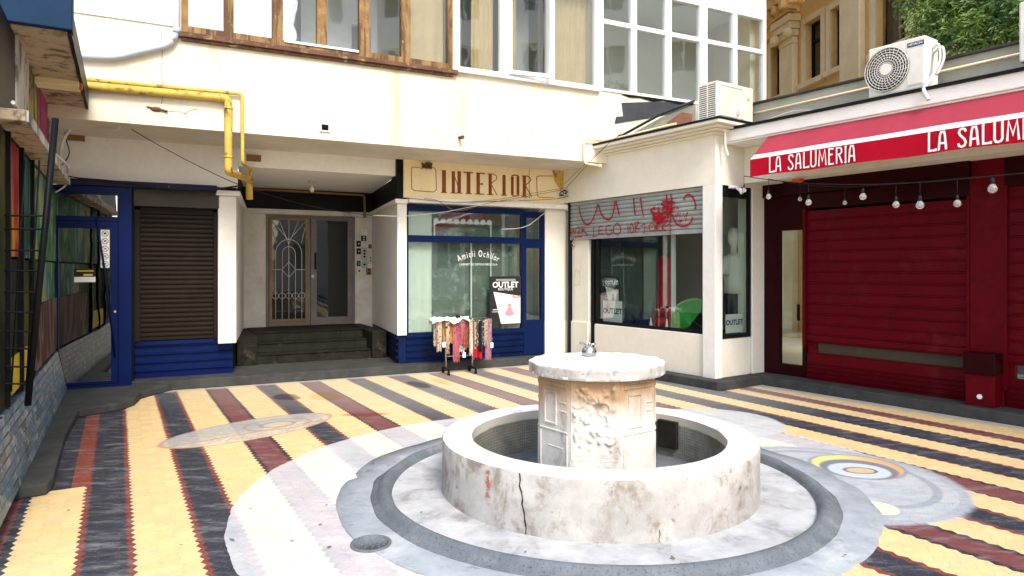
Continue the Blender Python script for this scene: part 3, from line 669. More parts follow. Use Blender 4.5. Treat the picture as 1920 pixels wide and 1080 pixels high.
def printm(name, c1, c2, sc=30, lo=.45, hi=.55, c3=None):
    t = NT(name); co = t.co(); v = t.new('ShaderNodeTexVoronoi'); t.set(v.inputs['Vector'], co); v.inputs['Scale'].default_value = sc
    c = t.mix(t.step(v.outputs['Distance'], lo*.7, hi*.7), c1, c2)
    if c3: c = t.mix(t.step(t.noise(co, sc*.6, 2), .55, .58), c, c3)
    t.set(t.b.inputs['Base Color'], c); t.b.inputs['Roughness'].default_value = .8; return t.mat

# ------------------------------------------------------------------ back building
BX0, BX1 = -9.0, 6.59
bld = thing('apartment_building', 'large cream plastered apartment building with projecting upper floor over a recessed entrance and blue shopfronts', 'building', S, (0, 0, 0))
def build(b, name, mat, parent=bld, **k): return b.build(name, mat, parent, **k)
U = lambda px, py=505, y=UY: S.p(px, py, y)
WZ0, WZ1 = 4.45, 6.20
xs = dict(w0a=U(60)[0], w0b=U(326)[0], w1a=U(340)[0], w1b=U(848)[0], w2a=U(854)[0], w2b=U(1121)[0], w3a=U(1126)[0], w3b=U(1433)[0])
holes = [(xs['w0a'], xs['w0b'], 4.5, WZ1), (xs['w1a'], xs['w1b'], WZ0, WZ1), (xs['w2a'], xs['w2b'], WZ0, WZ1), (xs['w3a'], xs['w3b'], WZ0, WZ1)]
b = MB(); b.wall(BX0, BX1, 3.30, 11, UY, UY+.2, holes)
build(b, 'upper_wall', m['facade'])
b = MB(); b.wall(0, 9, 3.56, 11, 0, .2)
w = build(b, 'side_wall', m['facade'], origin=(0, 0, 0)); 
w.location = (BX1-.004, UY+.2, 0); w.rotation_euler = (0, 0, R(90))
b = MB(); b.box(BX0, BX1-.01, UY+.01, .3, 3.304, 3.40); build(b, 'soffit', m['soffit'])
b = MB(); b.box(BX0, BX1-.05, UY+.2, 3.0, 4.25, 4.32); b.box(BX0, BX1-.05, UY+.2, 3.0, 6.35, 6.4); b.box(BX0, BX1-.05, UY+1.6, UY+1.65, 4.32, 6.35)
for x in (xs['w1a']-.05, xs['w2a']-.03, xs['w3a']-.03): b.box(x-.05, x, UY+.2, UY+1.6, 4.32, 6.35)
build(b, 'upper_room', m['room_lt'])
b = MB(); b.box(BX0, BX1, UY-.05, 5, 11, 11.3); build(b, 'roof', m['kerb'])

def window(x0, x1, z0, z1, posts, mat, fw=.06, y=UY-.02, rails=(), depth=.09, label=None, gl='glass_up'):
    b = MB(); hs = []; xsp = [x0+fw]+[v for p in posts for v in p]+[x1-fw]
    zs = [z0+fw]+[v for r_ in rails for v in r_]+[z1-fw]
    for i in range(0, len(xsp), 2):
        for j in range(0, len(zs), 2): hs.append((xsp[i], xsp[i+1], zs[j], zs[j+1]))
    b.wall(x0, x1, z0, z1, y, y+depth, hs)
    w = build(b, 'window', mat, bevel=.006, label=label)
    for h in hs: pane('pane', h[0]-.01, h[1]+.01, h[2]-.01, h[3]+.01, y+depth*.55, m[gl], w)
    return w, hs
# far left plastic window
w0, _ = window(xs['w0a'], xs['w0b'], 4.5, WZ1, [(U(195)[0]-.02, U(195)[0]+.02)], m['pvc'], label='white plastic window at the left end')
drape(xs['w0a']+.05, xs['w0b']-.05, 4.52, 6.15, UY+.25, .03, 12).build('curtain', m['pvc'], w0)
# old wooden loggia glazing
pp = [(420, 438), (511, 530), (594, 613), (673, 692), (752, 769)]
w1, hs1 = window(xs['w1a'], xs['w1b'], WZ0, WZ1, [(U(a)[0], U(c)[0]) for a, c in pp], m['wood'], fw=.075, label='old loggia window with peeling brown wood')
b = MB(); b.box(xs['w1a']-.03, xs['w1b']+.06, UY-.085, UY+.0, WZ0-.075, WZ0-.015); b.box(xs['w1a'], xs['w1b'], UY-.05, UY+.0, WZ0-.11, WZ0-.075)
b.build('sill', m['woodsill'], w1, bevel=.006)
a_, c_ = U(531)[0], U(673)[0]
b = MB(); b.box(a_+.01, c_-.01, UY-.035, UY-.02, WZ0+.045, WZ0+.075); b.build('sash_rail', m['pvc'], w1)
# things seen behind the old panes
b = MB(); b.box(hs1[0][0], hs1[0][1]+.0, UY+.9, UY+1.0, 4.4, 6.2); b.build('cupboard', m['room'], w1)
drape(hs1[1][0], hs1[1][1], 4.5, 6.2, UY+.22, .02, 4).build('curtain', m['pvc'], w1)
drape(hs1[5][0], hs1[5][1], 4.5, 6.2, UY+.18, .02, 3).build('curtain', m['curtain'], w1)
b = MB(); b.wall(hs1[2][0]+.1, hs1[4][1], 4.32, 6.3, UY+1.2, UY+1.3, [(hs1[2][0]+.3, hs1[2][1], 4.9, 6.0), (hs1[4][0]+.05, hs1[4][1]-.1, 4.6, 5.3)]); b.build('inner_wall', m['pvc'], w1)
# white plastic casement pair, with one sash ajar
w2, hs2 = window(xs['w2a'], xs['w2b'], WZ0, WZ1, [(U(938)[0], U(951)[0]), (U(1026)[0], U(1039)[0])], m['pvc'], fw=.06)
b = MB(); h = hs2[1]; border(b, 0, h[1]-h[0]+.03, h[2]-.02, h[3]+.02, .055, -.03, .03)
sa = b.build('open_sash', m['pvc'], w2, origin=(0, 0, 0)); sa.location = (h[0]-.01-(xs['w2a']+xs['w2b'])/2, UY-.05-(UY-.02+.045), -WZ0); sa.rotation_euler = (0, 0, R(-7))
drape(hs2[0][0]+.30, hs2[0][1], 4.5, 6.2, UY+.28, .03, 5).build('curtain', m['curtain'], w2)
drape(hs2[1][0], hs2[1][0]+.28, 4.5, 6.2, UY+.28, .03, 5).build('curtain', m['curtain'], w2)
drape(hs2[2][0], hs2[2][1]+.05, 4.5, 6.2, UY+.28, .03, 8).build('curtain', m['curtain'], w2)
b = MB(); b.box(hs2[0][0], hs2[0][0]+.28, UY+.6, UY+.7, 4.4, 6.2); b.box(hs2[1][0]+.3, hs2[1][1], UY+.6, UY+.7, 4.4, 6.2); b.build('dim_room', m['room'], w2)
b = MB(); b.box(xs['w2a']-.02, xs['w2b']+.02, UY-.07, UY-.001, WZ0-.03, WZ0); b.build('sill', m['pvc'], w2)
# corner loggia with two rows of panes
zr0 = U(1200, 47)[1]; zr1 = zr0+.07
w3, hs3 = window(xs['w3a'], xs['w3b'], WZ0, WZ1, [(U(1183)[0], U(1193)[0]), (U(1247)[0], U(1258)[0]), (U(1311)[0], U(1325)[0]), (U(1373)[0], U(1381)[0])], m['pvc'], fw=.045, rails=[(5.53, 5.60)], label='corner loggia glazing in two rows of white framed panes')
b = MB(); b.box(xs['w3a'], xs['w3b'], UY-.03, UY+.12, WZ1, WZ1+.05); b.build('head_trim', m['pvc'], w3)
# recess geometry
RY = 2.59
xa, xb, xc, xd = S.x(443), S.x(457, RY), S.x(745), S.x(697, RY)
x410, x762 = S.x(409), S.x(763)
# shop level wall above the left shopfront
ZL = 2.74
b = MB(); b.box(-7, xa+.02, 0, .25, ZL, 3.35)
build(b, 'lower_wall', m['facade_low'])
b = MB(); b.prism([(xa+.02, .03), (xc-.01, .03), (xd+.02, RY+.1), (xb-.02, RY+.1)], 3.05, 3.36); build(b, 'entrance_ceiling', m['facade_low'])
def cheek(sgn):
    out = []
    if sgn < 0: pf = [(x410, 0), (xa, 0), (xb, RY), (xb-.3, RY), (x410, .3)]; cap = [(x410-.03, -.06), (xa+.05, -.06), (xb+.05, RY), (xb-.3, RY), (x410-.03, .3)]
    else: pf = [(xc, 0), (x762, 0), (x762, .3), (xd+.3, RY), (xd, RY)]; cap = [(xc-.05, -.06), (x762, -.06), (x762, .3), (xd+.3, RY), (xd-.05, RY)]
    b = MB(); b.prism(pf, .57, 2.62); p = build(b, 'pillar', m['white'], bevel=.008)
    b = MB(); b.prism(cap, 2.62, 2.69); b.build('pillar_cap', m['white'], p, bevel=.01)
    pf2 = [(x+(.012 if sgn < 0 else -.012)*0, y+.02) for x, y in pf]
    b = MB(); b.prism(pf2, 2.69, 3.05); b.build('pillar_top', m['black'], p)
    q = [(x, y+.03) for x, y in pf]
    if sgn < 0: q = [(x410+.2, .28), (xa-.03, .28), (xb-.02, RY), (xb-.3, RY)]
    else: q = [(xc+.03, .04), (x762, .04), (x762, .3), (xd+.3, RY), (xd+.02, RY)]
    b = MB(); b.prism(q, .13, .57)
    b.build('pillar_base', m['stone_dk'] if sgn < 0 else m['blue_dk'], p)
    return p
cheek(-1); cp = cheek(1)
b = MB(); 
for k in range(4):
    z = .15+k*.1; b.prism([(xc-.01, .02), (xc+.02, .02), (S.x(728, 1.0)+.03, 1.0), (S.x(728, 1.0)-.01, 1.0)], z+.07, z+.095)
b.build('rib', m['blue_dk'], cp)
# doorway wall
D = lambda px, py: S.p(px, py, RY)
zd0, zd1 = .57, D(590, 404)[1]; zb1 = D(590, 395)[1]
x500, x583, x663 = D(498, 0)[0], D(582, 0)[0], D(666, 0)[0]
b = MB(); b.box(xb-.3, x500, RY, RY+.15, .13, zd1); build(b, 'door_side_wall', m['dirty_white'])
b = MB(); b.box(x663, xd+.3, RY, RY+.15, .13, zd1); build(b, 'door_side_wall', m['dirty_white'])
b = MB(); b.box(xb-.05, xd+.05, RY-.05, RY+.15, zd1, zb1); build(b, 'door_lintel', m['dirty_white'], bevel=.006)
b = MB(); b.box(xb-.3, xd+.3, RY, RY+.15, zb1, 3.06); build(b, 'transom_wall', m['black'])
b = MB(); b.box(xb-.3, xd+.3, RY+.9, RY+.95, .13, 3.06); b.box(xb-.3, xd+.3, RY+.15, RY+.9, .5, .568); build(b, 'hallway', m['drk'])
b = MB(); b.wall(x500, x663, zd0, zd1, RY+.01, RY+.09, [(x500+.05, x663-.05, zd0+.0001, zd1-.05)]); build(b, 'door_frame', m['door_wood'])
# left leaf with an ornamental grille
la, lb = x500+.055, x583; zt = zd1-.055
g0, g1, gz0, gz1 = D(510, 0)[0], D(572, 0)[0], D(540, 598)[1], D(540, 413)[1]
b = MB(); b.wall(la, lb, zd0+.01, zt, RY, RY+.05, [(g0, g1, gz0, gz1)]); dl = build(b, 'door', m['door_wood'], bevel=.005, label='left door leaf with a white wrought grille')
b = MB(); b.wall(g0-.045, g1+.045, gz0-.045, gz1+.045, RY-.022, RY-.001, [(g0, g1, gz0, gz1)]); b.build('grille_frame', m['door_ochre'], dl)
pane('pane', g0-.01, g1+.01, gz0-.01, gz1+.01, RY+.02, m['glass_dk'], dl)
b = MB(); W_ = g1-g0; cx = (g0+g1)/2; yy = RY-.012
T = lambda pts, r=.0055: b.tube([(x, yy, z) for x, z in pts], r, 6)
H = gz1-gz0; zs_ = gz0+H*.66
for k, dx in enumerate((.44, .22)):
    x0_, x1_ = cx-W_*dx*.9, cx+W_*dx*.9; rr = (x1_-x0_)/2
    T([(x0_, gz0)]+[(x0_, zs_)]+arc(cx, zs_, rr, 180, 0, 12, rr*1.15)+[(x1_, gz0)])
T([(cx, gz0), (cx, gz1)])
for s_ in (-1, 1): T([(cx, zs_+.42*W_), (cx+s_*W_*.5, gz1-.02)]); T([(cx, zs_+.3*W_), (cx+s_*W_*.3, gz1)]); T([(cx+s_*W_*.38, zs_+.2), (cx+s_*W_*.5, gz1-.12)])
zm = gz0+H*.50; dd = W_*.21
T([(cx-dd, zm), (cx, zm+dd*1.15), (cx+dd, zm), (cx, zm-dd*1.15), (cx-dd, zm)]); T([(g0, zm), (cx-dd, zm)]); T([(cx+dd, zm), (g1, zm)])
for k in range(5):
    c0 = g0+W_*(k+.5)/5; T(arc(c0, gz0+H*.235, W_*.095, 0, 360, 12), .004)
b.build('grille', m['cable_w'], dl)
# right leaf
ra, rb_ = x583+.01, x663-.055
h0, h1, hz0, hz1 = D(594, 0)[0], D(652, 0)[0], D(620, 594)[1], D(620, 414)[1]
b = MB(); b.wall(ra, rb_, zd0+.01, zt, RY, RY+.05, [(h0, h1, hz0, hz1)]); dr = build(b, 'door', m['door_wood'], bevel=.005, label='right door leaf with one tall dark pane')
pane('pane', h0-.01, h1+.01, hz0-.01, hz1+.01, RY+.02, m['glass_dk'], dr)
b = MB(); b.box(h0-.045, h0-.012, RY-.04, RY-.001, D(590, 505)[1], D(590, 474)[1]); b.build('handle', m['black'], dr, bevel=.005)
b = MB(); b.cyl((h0-.075, RY-.012, D(587, 518)[1]), .028, .011, 14, 'y'); b.build('lock', m['metal'], dr)
# entrance steps
b = MB(); sx0, sx1 = S.x(482, .95), S.x(695, .95)
for k in range(3): b.box(sx0, sx1, .92+.28*k, RY, .13+.147*k, .13+.147*(k+1)-.012); b.box(sx0-.0, sx1+.0, .90+.28*k, RY, .13+.147*(k+1)-.012, .13+.147*(k+1))
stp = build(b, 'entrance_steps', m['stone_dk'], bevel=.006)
b = MB(); b.box(S.x(447, .6), sx0-.004, .86, RY, .13, .565); b.build('step_cheek', m['stone_dk'], stp, bevel=.015)
b = MB(); b.box(sx1+.004, S.x(724, .9), .86, RY, .13, .575); b.build('step_cheek', m['stone_dk'], stp, bevel=.015)
# --- left blue shopfront
YB = -.10
P = lambda px, py=505, y=YB: S.p(px, py, y)
bx0, bx1 = P(93)[0], P(247)[0]; dz1 = P(240, 352)[1]
b = MB(); tx0, tx1 = P(106)[0], P(220)[0]; tz0, tz1 = P(160, 405)[1], P(160, 363)[1]
b.wall(bx0, bx1, .09, dz1, YB, YB+.10, [(bx0+.04, P(222)[0], .14, tz0-.06), (tx0, tx1, tz0, tz1)])
bf = build(b, 'blue_door_frame', m['blue'], bevel=.006)
pane('transom_pane', tx0-.01, tx1+.01, tz0-.01, tz1+.01, YB+.05, m['glass_mir'], bf)
dx0, dx1 = bx0+.045, P(221)[0]; gx0, gx1 = P(110)[0], P(208)[0]; gz0_, gz1_ = P(160, 716)[1], P(160, 428)[1]
b = MB(); b.wall(dx0, dx1, .145, tz0-.065, YB-.015, YB+.03, [(gx0, gx1, gz0_, gz1_)])
bd = build(b, 'blue_door', m['blue'], bevel=.006)
pane('pane', gx0-.01, gx1+.01, gz0_-.01, gz1_+.01, YB+.012, m['glass_mir'], bd)
b = MB(); b.cyl((P(216)[0], YB-.03, P(216, 584)[1]), .016, .02, 12, 'y'); b.build('lock', m['metal'], bd)
b = MB(); q0, q1 = P(181, 408), P(216, 668); b.tube([(q0[0], YB-.045, q0[1]), (P(196)[0], YB-.05, P(196, 500)[1]), (q1[0], YB-.04, q1[1])], .014, 6); b.build('bent_strip', m['blue_dk'], bd)
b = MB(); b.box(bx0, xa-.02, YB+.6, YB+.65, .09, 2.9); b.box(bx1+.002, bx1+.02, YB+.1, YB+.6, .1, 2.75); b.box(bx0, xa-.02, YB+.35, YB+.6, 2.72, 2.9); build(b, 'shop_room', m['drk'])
# chipped strip and cable ledge over the shopfront
b = MB(); b.box(P(118)[0], x410-.02, -.14, .02, P(240, 352)[1]+.004, P(240, 340)[1]); build(b, 'cornice_strip', m['navy_strip'], bevel=.008)
# brown shutter
YS = .14
Q = lambda px, py=505, y=YS: S.p(px, py, y)
s0, s1 = Q(251)[0], Q(411)[0]
b = MB(); b.box(s0, s1, YS-.14, YS+.1, Q(330, 390)[1], ZL+.0); sh = build(b, 'shutter_box', m['brownbox'], bevel=.006)
b = MB(); i0, i1 = Q(263)[0], Q(400)[0]; zs0, zs1 = Q(330, 636)[1], Q(330, 402)[1]
slats(b, i0, i1, zs0+.035, zs1, YS+.03, 26, .014); b.box(i0, i1, YS+.0, YS+.03, zs0, zs0+.04)
sh2 = build(b, 'roller_shutter', m['brown'])
b = MB(); b.box(s0, i0, YS-.02, YS+.05, zs0-.01, zs1+.05); b.box(i1, s1, YS-.02, YS+.05, zs0-.01, zs1+.05); b.box(i0, i1, YS+.02, YS+.05, zs1, zs1+.12); b.build('guide_rail', m['brown'], sh2, bevel=.004)
b = MB(); b.box(s0-.02, Q(437)[0], YS+.02, YS+.12, zs0-.07, zs0-.012); ribs(b, s0-.02, S.x(437, YS), .13, zs0-.07, YS+.05, 4, .035); build(b, 'ribbed_plinth', m['blue'])
# --- optician shop
YO = .0
O = lambda px, py=505, y=YO: S.p(px, py, y)
ox0, ox1, ox2 = x762, O(983)[0], O(1022)[0]
ztop = O(870, 388)[1]; zt0, zt1 = O(870, 455)[1], O(870, 443)[1]; zw0 = O(870, 620)[1]
mx0, mx1 = O(766)[0], O(979)[0]
b = MB(); b.wall(ox0, ox1, zw0-.07, ztop, YO, YO+.09, [(mx0, mx1, zw0, zt0), (mx0, mx1, zt1, O(870, 398)[1])])
of = build(b, 'shop_window', m['blue_dk'], bevel=.005, label='blue framed shop window of the optician')
pane('pane', mx0-.01, mx1+.01, zw0-.01, zt0+.01, YO+.05, m['glass'], of)
pane('pane', mx0-.01, mx1+.01, zt1-.01, O(870, 398)[1]+.01, YO+.05, m['glass'], of)
b = MB(); ribs(b, ox0, ox1, .13, zw0-.07, YO+.03, 4, .035); b.build('ribbed_plinth', m['blue_dk'], of)
# inside: film, pale curtain, rail frame
b = MB(); fx0 = O(813)[0]; nseg = 40
for i in range(nseg):
    for j in range(30):
        def pt(i, j):
            u = fx0+(mx1+.02-fx0)*i/nseg; z = zw0+(zt0-zw0+.25)*j/30
            return (u, .18+.035*mnoise.noise(Vector((u*5, z*2.2, 1)))+.015*mnoise.noise(Vector((u*11+z*7, z*9, 4))), z)
        b.face([pt(i, j), pt(i+1, j), pt(i+1, j+1), pt(i, j+1)], 0, True)
b.build('plastic_film', m['film'], of)
drape(ox0+.01, O(815)[0], zw0-.02, ztop-.1, .14, .012, 3).build('curtain', m['room_lt'], of)
b = MB(); b.box(mx0+.12, ox2+.9, .9, .95, .13, 2.72); b.box(ox2+.25, ox2+.30, .05, .9, .13, 2.72); b.box(mx0+.12, ox2+.1, .05, .9, 2.69, 2.72); b.build('shop_room', m['room'], of)
b = MB(); r0, r1, rz = O(818)[0], O(927)[0], O(870, 415)[1]
b.box(r0, r1, .115, .13, rz-.03, rz); b.box(r0, r0+.025, .115, .13, zt1, rz-.03); b.box(r1-.02, r1, .115, .13, zw0, rz-.03)
b.box(O(889)[0]-.012, O(889)[0]+.012, .115, .13, zw0, zt0)
for k in range(9): b.cyl((r0+.04+(r1-r0-.08)*k/8, .113, rz+.002), .045, .014, 10, 'y')
b.build('curtain_rail', m['pvc'], of)
# side door of the optician
kx0, kx1 = O(988)[0], O(1016)[0]
b = MB(); b.wall(ox1+.003, ox2, .14, ztop-.03, YO+.02, YO+.10, [(kx0, kx1, O(1000, 600)[1], O(1000, 465)[1]), (kx0, kx1, O(1000, 448)[1], O(1000, 408)[1])])
od = build(b, 'blue_side_door', m['blue_dk'], bevel=.005)
pane('pane', kx0-.01, kx1+.01, O(1000, 600)[1]-.01, O(1000, 465)[1]+.01, YO+.06, m['glass'], od); pane('pane', kx0-.01, kx1+.01, O(1000, 448)[1]-.01, O(1000, 408)[1]+.01, YO+.06, m['glass'], od)
# lintel with the painted sign, and its ledge
zlb = O(870, 384)[1]+.02
b = MB(); b.box(O(755)[0], O(1063)[0]+.02, -.05, .25, zlb+.05, 3.35); lin_ = build(b, 'sign_lintel', m['signbg'])
b = MB(); b.box(xc-.02, O(755)[0]-.003, -.03, .25, 2.69, 3.352); b.build('lintel_end', m['black'], lin_)
b = MB(); b.box(x762-.002, O(1062)[0]+.05, -.13, .2, zlb-.03, zlb+.05); build(b, 'ledge', m['white'], bevel=.012)
b = MB(); px0, px1 = ox2+.003, O(1062)[0]
b.box(px0, px1, .0, .25, .13, zlb-.03); b.box(px1, px1+.3, .05, .25, .13, zlb-.03); q = build(b, 'shop_pillar', m['cream'], bevel=.006)
b = MB(); b.box(px0-.01, px1+.012, -.025, .2, .13, O(1040, 603)[1]); b.build('pillar_foot', m['cream'], q, bevel=.01)

# painted writing INTERIOR: heavy stems with thin hairlines
sg = MB(); YL = -.054
def LZ(px, py): return S.p(px, py, -.054)
def stem(px, top, bot, w, foot=10, tf=0):
    a = LZ(px, top); c = LZ(px, bot); hw = (LZ(px+w/2, top)[0]-LZ(px-w/2, top)[0])/2
    global _k; _k += 1; y = YL-.0002*_k
    sg.face([(a[0]-hw, y, c[1]), (a[0]+hw, y, c[1]), (a[0]+hw, y, a[1]), (a[0]-hw, y, a[1])])
    fw = (LZ(px+foot, bot)[0]-LZ(px-foot, bot)[0])/2
    if foot: sg.stroke([(a[0]-fw, c[1]), (a[0]+fw, c[1])], .014, y-.0001)
    if tf: tw = (LZ(px+tf, bot)[0]-LZ(px-tf, bot)[0])/2; sg.stroke([(a[0]-tw, a[1]), (a[0]+tw, a[1])], .014, y-.0001)
_k = 0
def hair(pts, w=.012):
    global _k; _k += 1; sg.stroke([LZ(*p) for p in pts], w, YL-.0002*_k)
# pixel rows taken from the sign: top rises with the perspective
stem(832.5, 319, 361, 7.5, 6, 0)
stem(850, 321, 362, 6, 6); stem(861, 321, 362, 6.5, 6); hair([(850, 325), (862, 358)], .014)
stem(878.5, 323, 363, 7, 6); hair([(869, 323), (887, 324)], .022)
stem(896.5, 324, 364, 6.5, 7, 0); hair([(893, 324.5), (909, 325.5)], .02); hair([(899, 345), (905, 345)], .02); hair([(905, 343), (905, 347)], .01); hair([(893, 363.5), (908, 364)], .016)
stem(919, 326, 365, 6, 6); hair([(914, 326), (925, 326.5), (930, 329), (931.5, 333), (930, 337), (922, 343), (921, 346), (932, 366)], .014)
stem(945, 328, 366, 6, 6)
stem(960.5, 331, 365, 5, 0); stem(971, 331, 365, 5, 0); hair([(959, 330), (963, 328.5), (969, 328.5), (973, 331)], .02); hair([(959, 365), (963, 367.5), (969, 367.5), (973, 365)], .018)
stem(983, 330, 369, 6, 6); hair([(978, 330), (988, 330), (993, 332.5), (995, 337), (993, 341), (985, 347), (987, 352), (997, 369)], .016)
hair([(773, 313), (771, 316), (772, 354), (777, 357.5), (813, 360), (818, 356), (817, 318), (812, 314), (808, 313)], .010); hair([(773, 313), (785, 314), (792, 317)], .009)
hair([(1036, 330), (1010, 330), (1006, 332), (1007, 366), (1011, 370), (1040, 371)], .010)
sg.build('sign_lettering', m['rust_letter'], lin_)
b = MB(); c0 = LZ(1057, 330); 
y0 = YL-.003; b.face([(x, y0, z) for x, z in [LZ(*p) for p in ((1035, 318), (1040, 340), (1048, 352), (1060, 356), (1062, 356), (1062, 320))]][::-1])
b.build('yellow_blotch', m['yellow_pipe'], lin_)
# ------------------------------------------------------------------ corner shop
CD = 1.13
cs = thing('corner_shop', 'small cream corner shop with wide display window and half raised steel shutter', 'shop', CL, (0, 0, 0))
CLp = lambda px, py=505, y=0: CL.p(px, py, y)
CRp = lambda px, py=505, y=0: CR.p(px, py, y)
def cb(b, name, mat, parent=cs, **k): return b.build(name, mat, parent, **k)
# points of the short face are given in CL coordinates: (x=0.. , y = distance along it)
b = MB(); b.box(-3.3, 0, 0, CD, 2.75, 3.42); cb(b, 'header_wall', m['cream'])
b = MB()
for k, (o, z0, z1) in enumerate(((.06, 3.42, 3.45), (.13, 3.45, 3.48), (.20, 3.48, 3.51), (.27, 3.51, 3.56))): b.box(-3.5, o, -o, CD-.02*k, z0, z1)
rf = cb(b, 'roof_cornice', m['cream'], bevel=.012)
b = MB(); b.box(-3.5, .285, -.285, CD-.1, 3.56, 3.585); b.build('metal_edge', m['blk_metal'], rf)
xp = CLp(1317)[0]; yp = CRp(1355)[0]; yq0, yq1 = CRp(1411)[0], CD
b = MB(); b.box(xp, 0, 0, yp, .118, 2.75); cb(b, 'corner_pillar', m['white'], bevel=.008)
b = MB(); b.box(-.25, 0, yq0, yq1, .118, 2.75); cb(b, 'side_pilaster', m['cream'], bevel=.008)
xw = CLp(1112)[0]; zsill = CLp(1315, 627, .03)[1]
b = MB(); b.box(xw, xp, .03, .2, .118, zsill); cb(b, 'parapet_wall', m['cream'], bevel=.006)
zs2 = CRp(1380, 630)[1]
b = MB(); b.box(-.2, -.03, yp, yq0-.015, .118, zs2-.03); cb(b, 'parapet_wall', m['cream'], bevel=.006)
# shutter
zsh = CLp(1315, 437, .05)[1]
xs0 = CLp(1066)[0]
b = MB(); slats(b, xs0, xp, zsh+.06, 2.75, .06, 9, .02); b.box(xs0, xp, .035, .07, zsh, zsh+.06); sh3 = cb(b, 'steel_shutter', m['steel_sh'])
# inner pillar and black door
b = MB(); b.box(xs0, CLp(1096)[0], .08, .3, .118, 2.75); pl = cb(b, 'door_pillar', m['cream'], bevel=.006)
b = MB(); b.box(xs0-.01, CLp(1097)[0], .055, .3, .118, CLp(1080, 603)[1]); b.build('pillar_foot', m['cream'], pl, bevel=.01)
b = MB(); b.box(xs0-.035, xs0-.005, .02, .09, .118, 2.75); cb(b, 'shutter_rail', m['blk_metal'])
b = MB(); b.box(CLp(1098)[0], CLp(1104)[0], .12, .18, .118, zsh); b.box(CLp(1108)[0], xw, .10, .18, .118, zsh); b.box(CLp(1104)[0], CLp(1108)[0], .16, .17, .118, zsh); cb(b, 'black_door', m['blk_metal'])
# display windows
wz1 = zsh+.02
b = MB(); b.wall(xw, xp, zsill, wz1+.3, .07, .12, [(xw+.04, xp-.015, zsill+.05, wz1+.2)]); dw = cb(b, 'display_window', m['blk_metal'])
pane('pane', xw+.03, xp-.005, zsill+.04, wz1+.2, .095, m['glass'], dw)
b = MB(); xm = CLp(1240)[0]; b.box(xm-.03, xm+.03, .24, .28, zsill, 2.7); b.build('white_post', m['pvc'], dw)
cw = MB(); cz1 = CRp(1380, 366)[1]
cw.wall(yp, yq0-.01, zs2-.03, 2.75, .02, .07, [(yp+.015, yq0-.05, zs2+.03, cz1-.03)])
cw.v = [(-y, x, z) for (x, y, z) in cw.v]
sw_ = cb(cw, 'side_window', m['blk_metal'])
b = MB(); b.box(-.05, -.044, yp+.01, yq0-.04, zs2+.02, cz1-.02); b.build('pane', m['glass'], sw_)
b = MB(); b.box(-3.2, -.2, CD+.2, CD+.25, .118, 2.74); b.box(-3.2, -.2, .2, CD+.2, .66, .70); b.box(-3.25, -3.2, .2, CD+.2, .118, 2.74)
b.box(-.22, -.20, yq0+.06, CD+.6, .6, 2.74)
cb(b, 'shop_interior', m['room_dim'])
b = MB(); b.box(-.62, -.60, .62, CD+.5, .6, 2.7); cb(b, 'display_backdrop', m['room_lt'])
# shop window goods
def T_(name, label, cat, at): return thing(name, label, cat, CL, at)
ux = CLp(1280, 600, .30)[0]
um = T_('open_umbrella', 'open bright green umbrella lying on its side in the corner shop window', 'umbrella', (ux, .33, .62))
b = MB(); n = 8; Rr = .33
for k in range(n):
    a0, a1 = 2*math.pi*k/n, 2*math.pi*(k+1)/n
    ring_ = lambda a, f_: (Rr*f_*math.cos(a), Rr*f_*math.sin(a), .21*(1-f_**1.9))
    for f0, f1 in ((0.001, .35), (.35, .7), (.7, 1)):
        b.face([ring_(a0, f0), ring_(a0, f1), ring_(a1, f1), ring_(a1, f0)], 0 if k not in (6, 7, 0) else 1, False)
c = b.build('canopy', [m['green'], m['green2']], um, origin=(ux, .33, .62)); 
c.data.transform(__import__('mathutils').Matrix.Translation((ux, .33, .62)))
sd = c.modifiers.new('t', 'SOLIDIFY'); sd.thickness = .003
c.location = (.0, .06, .20); c.rotation_euler = (R(52), R(-14), R(-12))
b = MB(); b.tube([(ux, .33, .85), (ux+.17, .52, .64)], .006, 6); b.build('shaft', m['metal'], um)
rx = CLp(1237, 590, .3)[0]
b = MB(); loft(b, [(rx, .36, .60, .10, .06), (rx, .36, .66, .14, .09), (rx+.01, .36, .72, .15, .09), (rx+.03, .36, .76, .06, .05)]); b.box(rx-.1, rx-.085, .3, .33, .60, .68)
tag(cb(b, 'handbag', m['red'], None, frame=CL), 'small red handbag beside the green umbrella in the shop window', 'handbag')
dxx = CLp(1243, 540, .55)[0]
mn = T_('dress_form', 'tall red dress on a form behind the white post in the shop window', 'dress', (dxx, .62, .60))
b = MB(); loft(b, [(dxx, .62, .66, .20, .15), (dxx, .62, 1.0, .17, .13), (dxx, .62, 1.3, .12, .10), (dxx, .62, 1.55, .16, .11), (dxx, .62, 1.68, .13, .09), (dxx, .62, 1.72, .05, .05)]); b.build('dress', m['red'], mn)
b = MB(); b.cyl((dxx, .62, .60), .1, .02); b.cyl((dxx, .62, .62), .012, .1); b.build('stand', m['metal'], mn)
for i, (px_, lab) in enumerate(((1168, 'dark coat bundle'), (1203, 'dark folded clothes'))): 
    x = CLp(px_, 600, .4)[0]; b = MB(); loft(b, [(x, .45, .60, .16, .12), (x+.02, .45, .68, .19, .13), (x, .47, .76, .13, .09), (x-.03, .47, .81, .06, .05)], 12)
    tag(cb(b, 'folded_clothes', m['navy'], None, frame=CL), ['heap of dark clothes on the window platform next to the outlet sign', 'heap of dark clothes between the outlet sign side and the red handbag'][i], 'clothes', 'dark clothes heaps in the shop window')
